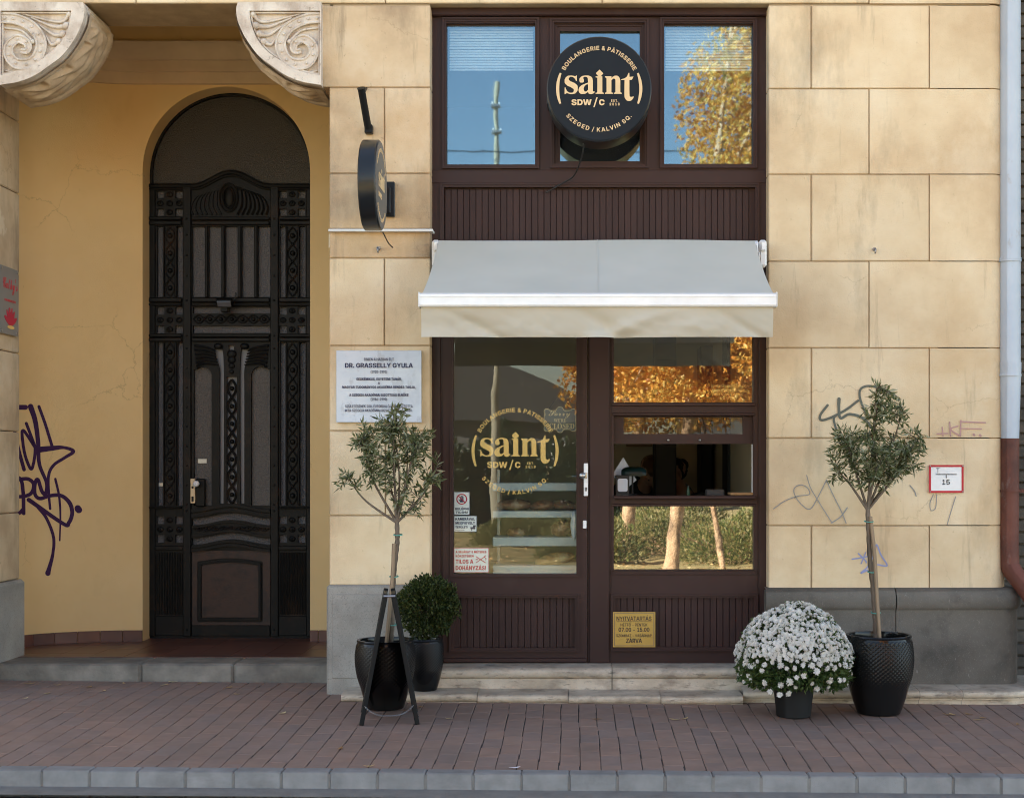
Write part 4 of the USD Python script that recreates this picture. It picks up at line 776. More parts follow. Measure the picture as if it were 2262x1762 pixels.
logo(rs, 1323.6, 196.5, 116.0, RD, 'cream_letter', .002, .0)
q = catmull([(1290, 318, 8.32), (1284, 350, 8.40), (1268, 388, 8.52), (1242, 405, 8.585), (1206, 426, 8.61)], 8)
obj(rs, 'cable', tube(np.c_[WX(q[:, 0], q[:, 2]), q[:, 2] - D0, WZ(q[:, 1], q[:, 2])], .0045, 6), 'wire_black', smooth=True)

bs = T('blade_sign', 'black drum shaped blade sign sticking out of the left pier', 'sign', (-1.12, -.45, 2.86))
m = lathe([(0, 0), (.240, 0), (.246, .006), (.246, .088), (.240, .094), (0, .094)], 0, 0, 64); v = m.vertices
obj(bs, 'drum', trimesh.Trimesh(np.stack([-1.174 + v[:, 2], -.45 + v[:, 0], 2.86 - v[:, 1]], 1), m.faces, process=False), 'sign_black', smooth=30)
m = lathe([(0, 0), (.236, 0), (.236, .003), (0, .003)], 0, 0, 64); v = m.vertices
obj(bs, 'face', trimesh.Trimesh(np.stack([-1.0805 + v[:, 2], -.45 + v[:, 0], 2.86 - v[:, 1]], 1), m.faces, process=False), 'print_grey', smooth=30)
def side_text(poly, x, y0, z0, s):        # lettering on a face that looks towards +x; poly in units with y down, reading towards +y
    ms = ext(affinity.scale(poly, s, -s, origin=(0, 0)), 0, .0015); v = ms.vertices; return trimesh.Trimesh(np.stack([x + .0015 - v[:, 1], y0 + v[:, 0], z0 + v[:, 2]], 1), ms.faces[:, ::-1], process=False)
sl = [affinity.affine_transform(glyph(MB(c), 'math', 400)[0], [330, 0, 0, -330, x, 60]) for c, x in zip('saint', (-350, -215, -55, 40, 215))]
lt = union_all([*sl, arc_text('BOULANGERIE & PÀTISSERIE', 0, 0, 522, 56, -59.5, 60, 650), arc_text('SZEGED / KALVIN SQ.', 0, 0, 580, 56, -48.5, 49, 650, up=False), line('SDW/C', -150, 223, 80, 850)])
obj(bs, 'lettering', side_text(lt.simplify(2), -1.0775, -.45, 2.86, .246 / 710), 'cream_letter')
obj(bs, 'wall_plate', box(WX(850, 8.45), WX(871, 8.45), -.035, .0, WZ(477, 8.45), WZ(400, 8.45), .004), 'sign_black'); obj(bs, 'arm', cat([box(-1.15, -1.10, -.25, -.03, 2.90, 2.93, .003), box(-1.15, -1.10, -.25, -.03, 2.78, 2.81, .003), box(-1.16, WX(862, 8.45), -.05, -.02, 2.78, 2.93, .003)]), 'sign_black')
q = catmull([(-1.1, -.22, 2.64), (-1.085, -.1, 2.60), (-1.07, -.02, 2.585)], 6); obj(bs, 'cable', tube(q, .004, 6), 'wire_black', smooth=True)

fh = T('flag_holder', 'black metal flag tube fixed to the left pier above the blade sign', 'flag holder', (WX(815, 8.45), -.03, WZ(288, 8.45)))
a_, b_ = np.array([WX(813, 8.46), -.035, WZ(283, 8.46)]), np.array([WX(798, 8.33), -.17, WZ(196, 8.33)])
obj(fh, 'tube', cat([tube([a_, b_], .021, 16)]), 'black_frame', smooth=40); obj(fh, 'tube_mouth', tube([b_ + (b_ - a_) * -.002, b_ + (b_ - a_) * .012], .0235, 16), 'black_frame', smooth=40)
obj(fh, 'foot_bracket', cat([box(a_[0] - .02, a_[0] + .025, -.05, .002, a_[2] - .03, a_[2] + .02, .004), tube([(a_[0] - .015, -.005, WZ(196, 8.5)), (b_[0] + .01, -.14, b_[2] - .02)], .007, 8)]), 'black_frame')

pq = T('memorial_plaque', 'pale grey marble plaque with dark engraved lines on the left pier', 'plaque', (WX(837, 8.47), -.02, WZ(853, 8.47)))
obj(pq, 'slab', pb(742.7, 774, 930.7, 932.5, 8.476, .024, .002), 'marble_plaque')
rows = [('EBBEN A HÁZBAN ÉLT', 796.5, 6.0, 500, 66), ('DR. GRASSELLY GYULA', 812, 10.2, 800, 150), ('(1920-1991)', 824, 6, 500, 36), ('GEOKÉMIKUS, EGYETEMI TANÁR,', 840, 5.8, 800, 100), ('A', 848.5, 5, 800, None), ('MAGYAR TUDOMÁNYOS AKADÉMIA RENDES TAGJA,', 857.5, 5.4, 800, 162), ('A SZEGEDI AKADÉMIAI BIZOTTSÁG ELNÖKE', 875, 5.6, 800, 131), ('(1986-1990)', 884.5, 6, 500, 36), ('SZÜLETÉSÉNEK 100. ÉVFORDULÓJÁRA ÁLLÍTOTTA', 900, 6, 450, 149), ]
for s_, yb, cap, w, wid in rows: obj(pq, 'engraved_line', pext(line(s_, 837, yb, cap, w, width=wid), 8.475, .0012), 'ink_navy')
obj(pq, 'engraved_line', pext(union_all([line('MTA SZEGEDI AKADÉMIAI BIZOTTSÁG', 762, 909, 5.6, 450, width=116, anchor='l'), line('2020.', 911, 909, 5.6, 450, width=16, anchor='r')]), 8.475, .0012), 'ink_navy')

hy_ = T('hydrant_sign', 'small white hydrant sign with a red border right of the olive tree', 'sign', (WX(2090, 8.49), -.01, WZ(1057, 8.49)))
obj(hy_, 'plate', pext(R(2052, 1026.5, 2129, 1088).buffer(-1).buffer(1), 8.49, .004, -.006), 'white_enamel'); hb = R(2052, 1026.5, 2129, 1088)
obj(hy_, 'border', pext(hb.difference(hb.buffer(-4.6, join_style=2)), 8.489, .0015, -.003), 'sign_red')
obj(hy_, 'lettering', pext(union_all([line('T', 2072, 1044, 11, 400), R(2067, 1046.4, 2114, 1048.4), R(2089.4, 1048, 2091.4, 1056), line('15', 2090, 1070, 11, 700)]), 8.4895, .001, -.0035), 'ink_black')
for x in (2054.5, 2126.5):
    for y in (1029, 1085.5): obj(hy_, 'screw', ball((WX(x, 8.49), -.013, WZ(y, 8.49)), .004, 1), 'steel')

oh = T('opening_hours_sign', 'gold opening hours sign on the boards under the serving window', 'sign', (WX(1400, 8.6), .1, WZ(1390, 8.6)))
g_ = R(1354, 1351, 1447.5, 1428.5); HD = SD - .02
obj(oh, 'plate', pext(g_, HD, .004, -.004), 'hours_gold'); obj(oh, 'border', pext(g_.buffer(-2.6).difference(g_.buffer(-3.6)), HD - .0004, .0008), 'print_grey')
for s_, yb, cap, w, wid in (('NYITVATARTÁS', 1370, 9.3, 550, 77), ('HÉTFŐ - PÉNTEK', 1382.6, 6.5, 450, 59), ('07.00 - 15.00', 1394.5, 9.3, 600, 68), ('SZOMBAT - VASÁRNAP', 1406, 6.0, 450, 78), ('ZÁRVA', 1419, 9.5, 600, 35)): obj(oh, 'text_line', pext(line(s_, 1400.5, yb, cap, w, width=wid), HD - .0004, .0008), 'ink_black')
obj(oh, 'text_line', pext(R(1362, 1371.6, 1439, 1372.6), HD - .0004, .0008), 'ink_black')

dl = T('door_lettering', 'gold round saint lettering applied to the glass of the bakery door', 'lettering', (WX(1137, SD), .12, WZ(994, SD)))
logo(dl, 1137.5, 996, 117.5, SD, 'gold_letter', .0006, -.021)
gd = SD + .0212
def sticker(px, label, rows, ink, extra=None):
    t = T('door_sticker', label, 'sticker', (WX((px[0] + px[2]) / 2, SD), .14, WZ((px[1] + px[3]) / 2, SD)), None)
    obj(t, 'paper', pext(R(*px), gd, .0012), 'white_plastic'); o = R(*px)
    obj(t, 'border', pext(o.difference(o.buffer(-1.1)), gd - .0012, .0004), ink)
    for r in rows: obj(t, 'text_line', pext(line(r[0], r[1], r[2], r[3], 900, width=r[4], anchor='l'), gd - .0012, .0004), ink)
    for n_, pg, mt in extra or (): obj(t, n_, pext(pg, gd - (.0012 if mt != 'ink_red' else .0017), .0004), mt)
cxh, cyh = 1020, 1102
hand = union_all([R(1016.5, 1101, 1024, 1109), *[LineString([(1017.5 + 1.9 * k, 1102), (1017.3 + 1.9 * k, 1095 + (1.5 if k in (0, 3) else 0))]).buffer(.75) for k in range(4)], LineString([(1017, 1107), (1013.8, 1103)]).buffer(.9)])
ring = Point(cxh, cyh).buffer(12).difference(Point(cxh, cyh).buffer(9.6)).union(LineString([(cxh - 7.5, cyh - 7.5), (cxh + 7.5, cyh + 7.5)]).buffer(1.1))
sticker((1002.4, 1085.6, 1038, 1137), 'no entry sticker with a red ring and hand on the door glass', [('BELÉPNI', 1005.5, 1126, 5.2, 30), ('TILOS!', 1006.5, 1134, 5.4, 27)], 'ink_navy', [('hand', hand, 'ink_navy'), ('ring', ring, 'ink_red')])
camr = union_all([R(1039, 1163.5, 1046, 1168), Point(1047.5, 1166).buffer(2.6), R(1045, 1159.5, 1051, 1163.5), LineString([(1042, 1168), (1042, 1171)]).buffer(.8)])
sticker((1002.4, 1138.4, 1053.5, 1174.6), 'camera warning sticker in dark blue print on the door glass', [('KAMERÁVAL', 1006, 1148.8, 5.8, 43), ('MEGFIGYELT', 1006, 1157.6, 5.6, 43), ('TERÜLET!', 1006, 1166.6, 5.2, 27), ('Megfigyelt terület', 1006, 1171.5, 1.5, 20)], 'ink_navy', [('camera', camr, 'ink_navy')])
cig = union_all([LineString([(1052, 1242), (1072, 1228)]).buffer(.8), LineString([(1052, 1229), (1072, 1242)]).buffer(.9), R(1051, 1234, 1056, 1236), LineString(catmull([(1072, 1226), (1070, 1230), (1074, 1233), (1072, 1236)], 5)).buffer(.6)])
sticker((1002.4, 1209.4, 1080, 1264), 'red printed no smoking sticker at the foot of the door glass', [('A BEJÁRAT 5 MÉTERES', 1006.5, 1221, 5, 68), ('KÖRZETÉBEN', 1006.5, 1230, 5, 40), ('TILOS A', 1006.5, 1244, 9, 39), ('DOHÁNYZÁS!', 1006.5, 1258.6, 9.5, 67)], 'ink_red', [('cigarette', cig, 'ink_red')])
cs = T('closed_sign', 'dark scalloped closed sign hanging inside the door glass', 'sign', (WX(1237, 8.66), .16, WZ(927, 8.66)))
cd = 8.668; sc = union_all([R(1204, 906, 1270, 949), *[Point(x, y).buffer(7) for x in (1208, 1266) for y in (909, 946)], Point(1237, 907).buffer(9), Point(1237, 948).buffer(8), R(1201.5, 918, 1272.5, 937)]).buffer(3).buffer(-3)
obj(cs, 'board', pext(sc, cd, .004), 'print_grey'); obj(cs, 'border', pext(sc.difference(sc.buffer(-1.4)), cd - .004, .0008), 'cream_letter')
for s_, c_, yb, cap, w, kind, wid in ((MS('Sorry'), 1236, 918, 13, 400, 'math', 48), (MB("WE'RE"), 1237, 932, 8, 400, 'math', 27), (MB('CLOSED'), 1241, 947, 12.5, 400, 'math', 55)): obj(cs, 'text_line', pext(line(s_, c_, yb, cap, w, kind, width=wid), cd - .004, .0008), 'cream_letter')
obj(cs, 'string', tube(np.c_[WX(np.array([1213, 1237, 1262]), cd), np.full(3, cd - D0 - .003), WZ(np.array([902, 868, 902]), cd)], .0015, 5), 'wire_black')
wl = T('window_notice', 'faint gold emergency notice lettering on the upper pane of the serving window', 'lettering', (WX(1610, SD), .14, WZ(860, SD)))
for s_, yb, cap, w, wid in (('ŰZ ESETÉN ÉRTESÍTENDŐ', 855, 4.6, 600, 78), ('TRO SZEGED KFT.', 865, 5.6, 800, 76), ('ISTVÁN TÉR 0.', 873, 4.6, 600, 62), ('12 0787', 881, 4.6, 600, 40)): obj(wl, 'text_line', pext(line(s_, 1610, yb, cap, w, width=wid), SD + .0292, .0005), 'gold_letter')

# sign on the left jamb
jx = -3.57
js = T('salon_sign', 'grey acrylic sign with red script and red flower on the left jamb', 'sign', (jx, .62, 2.24))
def jz_(py, d): return WZ(py, d)
ya, yb2 = 8.98 - D0, 9.28 - D0; z1, z0 = 2.56, 2.14
obj(js, 'plate', box(jx + .018, jx + .024, ya, yb2, z0, z1, .002), 'plate_grey')
for y in (ya + .02, yb2 - .018):
    for z in (z0 + .018, z1 - .018): obj(js, 'stand_off', tube([(jx, y, z), (jx + .030, y, z)], .009, 10), 'steel', smooth=40)
tx = jx + .0245
obj(js, 'script', side_text(line(MS('Cathy') + "'" + MS('s'), .165, 0, .075, 400, 'math', width=.235), tx, ya, z1 - .135, 1.0), 'script_red')
obj(js, 'small_line', side_text(line('THAI MASSZÁZS', .16, 0, .014, 700, width=.18), tx, ya, z1 - .215, 1.0), 'script_red')
pet = union_all([affinity.translate(affinity.rotate(affinity.scale(Point(0, -.055).buffer(.058), .26, 1.0, origin=(0, 0)), a, origin=(0, 0)), .17, .0) for a in (-62, -35, -12, 12, 35, 62)])
obj(js, 'flower', side_text(pet, tx, ya, z0 + .06, 1.0), 'ink_red'); obj(js, 'flower_leaf', side_text(affinity.translate(affinity.scale(Point(0, 0).buffer(.05), 1.1, .22), .17, .012), tx + .0006, ya, z0 + .06, 1.0), 'gold_letter')

# floodlight over the entrance door
fl = T('floodlight', 'small unlit floodlight fixed to the middle rail of the iron door', 'lamp', (WX(497, 10.2), 1.7, WZ(668, 10.2)))
m = box(-.055, .055, -.02, .02, -.028, .028, .004); v = m.vertices; v[:] = v @ trimesh.transformations.rotation_matrix(math.radians(38), [1, 0, 0])[:3, :3].T + np.array([WX(497, 10.15), 10.14 - D0, WZ(668, 10.15)]); obj(fl, 'housing', m, 'black_iron')
m = box(-.047, .047, -.024, -.0195, -.022, .022, .001); v = m.vertices; v[:] = v @ trimesh.transformations.rotation_matrix(math.radians(38), [1, 0, 0])[:3, :3].T + np.array([WX(497, 10.15), 10.14 - D0, WZ(668, 10.15)]); obj(fl, 'lens', m, 'grey_metal')
q = catmull([(512, 664), (518, 660), (521, 652), (520, 645)], 6); obj(fl, 'cable', tube(np.c_[WX(q[:, 0], 10.22), np.full(len(q), 10.22 - D0), WZ(q[:, 1], 10.22)], .004, 6), 'wire_black'); obj(fl, 'bracket', box(WX(490, 10.2), WX(506, 10.2), 10.16 - D0, 10.24 - D0, WZ(690, 10.2), WZ(676, 10.2), .004), 'black_iron')

# hooks left in the wall
for x, y, lab in ((835, 551, 'small metal wall hook on the left pier below the white ledge'), (1933, 553, 'small metal wall hook on the right wall level with the awning')):
    h = T('wall_hook', lab, 'hook', (WX(x, 8.48), -.01, WZ(y, 8.48))); xx, zz_ = WX(x, 8.48), WZ(y, 8.48)
    obj(h, 'stem', tube([(xx, .0, zz_ + .008), (xx, -.03, zz_ + .008), (xx, -.034, zz_ - .01), (xx, -.02, zz_ - .016)], .0055, 8), 'grey_metal', smooth=True); obj(h, 'flange', disc_y(xx, zz_ + .008, .012, -.006, .0, .001, 16), 'grey_metal')

# ---------------------------------------------------------------- rain pipe and the neighbouring house
rp_ = T('drainpipe', 'rain pipe with white painted upper and rust red lower half at the right corner', 'drainpipe', (2.46, .1, 0))
pr_ = .061; py_ = .03; xc = WX(2231, D0 + py_)
obj(rp_, 'upper_pipe', tube([(xc, py_, z) for z in (4.6, 3.0, WZ(800, 8.5))], pr_, 24), 'lead_white_pipe', smooth=40); obj(rp_, 'tapered_socket', tube([(xc, py_, WZ(800, 8.5)), (xc, py_, WZ(820, 8.5)), (xc - .002, py_, WZ(972, 8.5))], [pr_ + .003, pr_ + .002, pr_ - .008], 24), 'lead_white_pipe', smooth=40)
q = catmull([(xc - .003, py_, WZ(968, 8.5)), (xc - .004, py_, WZ(1100, 8.5)), (xc - .004, py_, WZ(1230, 8.5)), (xc + .012, py_ - .02, WZ(1262, 8.5)), (xc + .10, py_ - .10, WZ(1318, 8.45)), (xc + .125, py_ - .125, WZ(1350, 8.4)), (xc + .128, py_ - .13, WZ(1450, 8.4)), (xc + .128, py_ - .13, WZ(1540, 8.4))], 6)
obj(rp_, 'lower_pipe', tube(q, .055, 24), 'rust_pipe', smooth=40)
for y, r_, mt in ((571, .066, 'lead_white_pipe'), (575, .066, 'lead_white_pipe'), (828, .067, 'lead_white_pipe'), (1084, .062, 'rust_pipe')): obj(rp_, 'clamp', tube([(xc - .002, py_, WZ(y, 8.5) - .006), (xc - .002, py_, WZ(y, 8.5) + .006)], r_, 24), mt, smooth=40)
obj(rp_, 'wall_bracket', cat([box(xc - .09, xc - .04, py_ - .008, py_ + .12, WZ(1088, 8.5), WZ(1080, 8.5), .002), box(xc + .04, xc + .11, py_ - .008, py_ + .12, WZ(1088, 8.5), WZ(1080, 8.5), .002)]), 'rust_pipe')
nb = T('neighbouring_house', 'dark sooty brick neighbouring house behind the drainpipe at the right edge', 'building', (2.6, .3, 0))
obj(nb, 'wall', box(2.515, 9, .42, 6, -.3, 6.8), 'neighbour_brick')
z, k = -.05, 0
while z < 4.4:
    for j in range(3):
        x = 2.50 + j * .255 - (.12 if k % 2 else 0); 
        if x + .245 > 2.5: obj(nb, 'brick', box(max(x, 2.5), x + .245, .395 + rng.uniform(-.006, .006), .45, z, z + .064, .004), 'neighbour_brick')
    z += .075; k += 1
nbc = tube([(2.535, .36, z) for z in (4.5, 3.6, 2.9)], .006, 6); obj(nb, 'cable', nbc, 'wire_black')

# ---------------------------------------------------------------- graffiti (paint strokes laid on the walls)
def strokes(polys, depth_of, lift=.0022, wide=1.0):
    ms = []
    for pts, w in polys:
        c = catmull(np.asarray(pts, float), 8); w = np.interp(np.linspace(0, 1, len(c)), np.linspace(0, 1, np.size(w)), np.atleast_1d(w)) / 2 * wide
        t = np.gradient(c, axis=0); t /= np.linalg.norm(t, axis=1)[:, None] + 1e-9; n_ = np.stack([-t[:, 1], t[:, 0]], 1)
        rows_ = []
        for P_ in (c - n_ * w[:, None], c, c + n_ * w[:, None]): d = depth_of(P_[:, 0]); rows_.append(np.stack([WX(P_[:, 0], d), d - D0 - lift - .0006 * len(ms) / 12, WZ(P_[:, 1], d)], 1))
        k = len(c); v = np.vstack(rows_); i = np.arange(k - 1); f = np.vstack([tri(np.stack([a * k + i, a * k + i + 1, (a + 1) * k + i + 1, (a + 1) * k + i], 1)) for a in (0, 1)]); ms.append((v, f))
        for e, ww in ((c[0], w[0]), (c[-1], w[-1])):
            g = np.linspace(0, 2 * np.pi, 12, endpoint=False); P_ = e + ww * np.stack([np.cos(g), np.sin(g)], 1); P_ = np.vstack([e[None], P_]); d = depth_of(P_[:, 0])
            ms.append((np.stack([WX(P_[:, 0], d), d - D0 - lift - .0003, WZ(P_[:, 1], d)], 1), np.array([[0, 1 + a, 1 + (a + 1) % 12] for a in range(12)])))
    return cat(ms)
gx = np.linspace(20, 330, 400)
_xs = np.interp
def d_recess(px):
    """Depth at which the sight line of a pixel column meets the curved wall."""
    sl = (np.asarray(px, float) - CX) / F; xw = np.linspace(-3.8, -2.6, 600); yw = wall_y(xw); r = xw / (D0 + yw); return D0 + np.interp(sl, r, yw)
cv = lambda pts: [(x / 2.43, 580 + y / 2.43) for x, y in pts]
gp = [(cv([(60, 776), (138, 776)]), 8), (cv([(165, 772), (190, 850), (205, 960), (212, 1080), (250, 1180), (245, 1240), (225, 1225), (205, 1165), (190, 1180), (188, 1240), (215, 1265), (270, 1250), (330, 1250), (375, 1290), (388, 1345), (370, 1395), (340, 1400), (155, 1272)]), [9, 8, 7, 6, 5.5, 6, 6, 6, 6, 6, 6, 6, 6, 7, 6.5, 6.5, 6, 7]),
      (cv([(210, 772), (245, 870), (285, 1000)]), 5), (cv([(198, 1005), (285, 995), (345, 992), (395, 1012), (350, 1045), (290, 1085), (262, 1140), (262, 1230), (270, 1320)]), [10, 8, 5, 6, 5, 5, 5, 4.5, 4]),
      (cv([(80, 910), (100, 1000), (130, 1110)]), 6), (cv([(142, 862), (175, 950), (190, 1000), (180, 1080), (165, 1105), (135, 1030), (120, 930), (125, 900), (150, 930), (185, 985)]), 5), (cv([(60, 1150), (110, 1160), (125, 1230), (128, 1345)]), 6), (cv([(90, 1165), (150, 1160), (182, 1190), (165, 1240), (105, 1255), (70, 1240)]), 6), (cv([(60, 1340), (100, 1345), (128, 1320)]), 6),
      (cv([(298, 1160), (318, 1250), (325, 1350), (322, 1490)]), [4, 4, 3, 2.5]), (cv([(205, 1310), (250, 1370), (288, 1470), (285, 1560), (265, 1640), (258, 1665)]), [6, 5, 5, 5, 7, 9]), (cv([(418, 1318), (424, 1326)]), 11)]
top('graffiti_tag', strokes(gp, d_recess, wide=1.35), 'graf_purple', 'large purple spray tag on the ochre wall left of the iron door', 'graffiti')
d_flat = lambda px: np.full(np.shape(px), D0 - .0015)
c7 = lambda pts: [(1600 + x / 2.0257, 800 + y / 2.0257) for x, y in pts]
top('graffiti_tag', strokes([(c7([(462, 192), (430, 235), (432, 258), (470, 250), (540, 215), (598, 172)]), 5.5), (c7([(513, 165), (512, 205), (520, 250), (560, 232), (620, 250), (660, 292)]), [8, 6, 6, 6, 6, 5]), (c7([(645, 255), (620, 200), (605, 150), (612, 118), (650, 106), (720, 125), (780, 165)]), [5, 5, 5, 5, 5, 6, 8]), (c7([(488, 320), (530, 348), (590, 345), (650, 325)]), 4.5), (c7([(520, 225), (490, 250), (500, 300)]), 5)], d_flat), 'graf_green', 'thick grey green spray tag behind the right olive crown', 'graffiti')
top('graffiti_tag', strokes([(c7([(220, 655), (270, 620), (330, 598), (380, 590), (370, 560), (340, 548), (312, 565), (318, 600), (350, 640), (385, 655), (420, 600), (455, 530)]), 2), (c7([(368, 505), (385, 560), (420, 620), (480, 715)]), 1.8), (c7([(455, 525), (490, 600), (525, 670), (545, 720)]), 2), (c7([(480, 718), (520, 690), (550, 650)]), 2.5)], d_flat), 'graf_grey', 'thin grey looping spray scribble left of the right olive trunk', 'graffiti')
top('graffiti_tag', strokes([(c7([(952, 320), (1000, 318)]), 3), (c7([(975, 290), (978, 330)]), 2.5), (c7([(1008, 268), (1012, 330)]), 3), (c7([(1045, 285), (1012, 300), (1055, 330)]), 3), (c7([(1058, 260), (1056, 330)]), 3), (c7([(1056, 265), (1110, 268), (1168, 270)]), 3), (c7([(1058, 296), (1150, 298)]), 2.5), (c7([(1116, 322), (1118, 326)]), 5), (c7([(1144, 325), (1146, 329)]), 5)], d_flat), 'graf_pink', 'faded pink letters sprayed above the hydrant sign', 'graffiti')
top('graffiti_tag', strokes([(c7([(572, 880), (620, 872), (650, 865)]), 3), (c7([(600, 855), (630, 885), (635, 895)]), 3), (c7([(632, 850), (612, 900)]), 2.5), (c7([(612, 940), (640, 915), (665, 870), (680, 815), (700, 860), (728, 908), (690, 905), (650, 900)]), 3.2), (c7([(640, 930), (625, 935), (612, 942)]), 4)], d_flat), 'graf_blue', 'small blue star shaped spray tag beside the right olive trunk', 'graffiti')

top('graffiti_drip', strokes([(c7([(935, 590), (920, 630), (925, 662), (945, 650), (950, 590)]), 1.8)], d_flat), 'graf_grey', 'thin grey hook shaped spray mark under the hydrant sign', 'graffiti')
top('graffiti_drip', strokes([(c7([(1035, 600), (1010, 680), (997, 725)]), 1.8)], d_flat), 'graf_grey', 'thin slanting grey spray line right of the hook mark', 'graffiti')
top('graffiti_drip', strokes([(c7([(830, 550), (850, 575), (858, 598)]), 2.2)], d_flat), 'graf_grey', 'short grey spray dash right of the olive crown', 'graffiti')
# ---------------------------------------------------------------- plants
def tones(m, r): return np.repeat(r.random(len(m.vertices) // 5), 5)
def leaves(pos, dirs, L, W, r, fold=.25, up=None):
    """Small folded leaves as one mesh: a base, two sides, a sunk middle and a tip each."""
    n = len(pos); d = dirs / (np.linalg.norm(dirs, axis=1, keepdims=True) + 1e-9)
    a = r.normal(size=(n, 3)) if up is None else up + r.normal(size=(n, 3)) * .35
    s = np.cross(d, a); s /= np.linalg.norm(s, axis=1, keepdims=True) + 1e-9; u = np.cross(s, d)
    L = np.broadcast_to(L, (n,))[:, None]; W = np.broadcast_to(W, (n,))[:, None]
    b = pos; m = pos + d * L * .45 - u * W * fold; t = pos + d * L - u * L * .06
    v = np.stack([b, m + s * W / 2 + u * W * fold, m, m - s * W / 2 + u * W * fold, t], 1).reshape(-1, 3)
    k = np.arange(n)[:, None] * 5; f = np.concatenate([k + np.array([[0, 1, 2]]), k + np.array([[0, 2, 3]]), k + np.array([[1, 4, 2]]), k + np.array([[2, 4, 3]])])
    return trimesh.Trimesh(v, f, process=False)
def W3(px, py, d): return np.array([WX(px, d), d - D0, WZ(py, d)])
def diamond_pot(cx, cy, prof, z0, nrow, ncol, amp=.0042):
    """Glazed pot with a hammered diamond relief on its upper part. prof: (radius, height)."""
    pr = catmull(prof, 10); zs = np.linspace(pr[0, 1], pr[-1, 1], nrow * 6 + 1); rs_ = np.interp(zs, pr[:, 1], pr[:, 0]); n = ncol * 6; g = np.arange(n) * 2 * np.pi / n
    Zg, G = np.meshgrid(zs, g, indexing='ij'); h = zs[-1]; t = Zg / h
    rel = np.abs(np.sin(G * ncol / 2 + np.pi * nrow * t / 1.0)) * np.abs(np.sin(G * ncol / 2 - np.pi * nrow * t / 1.0)); rel *= np.clip((t - .30) * 6, 0, 1) * np.clip((.955 - t) * 40, 0, 1)
    Rr = rs_[:, None] + amp * rel
    v = np.stack([cx + Rr * np.cos(G), cy + Rr * np.sin(G), z0 + Zg], -1).reshape(-1, 3); i, j = np.meshgrid(np.arange(len(zs) - 1), np.arange(n), indexing='ij')
    m = trimesh.Trimesh(v, tri(np.stack([i * n + j, i * n + (j + 1) % n, (i + 1) * n + (j + 1) % n, (i + 1) * n + j], -1).reshape(-1, 4)), process=False)
    r_ = rs_[-1]; lip = lathe([(r_ - .002, z0 + h - .012), (r_ + .004, z0 + h - .010), (r_ + .006, z0 + h - .002), (r_ + .003, z0 + h + .004), (r_ - .012, z0 + h + .003), (r_ - .016, z0 + h - .01), (r_ - .018, z0 + h - .05)], cx, cy, 64)
    base = lathe([(0, z0 + .002), (pr[0, 0], z0 + .002)], cx, cy, 48)
    return m, cat([lip]), base, r_
def soil(cx, cy, r, z, seed):
    rr = np.linspace(0, r, 9); m = lathe([(max(q, 1e-4), 0) for q in rr], cx, cy, 40); v = m.vertices; v[:, 2] = z + (meshkit.fbm(v * [40, 40, 0] + seed, 3) - .5) * .02; return m
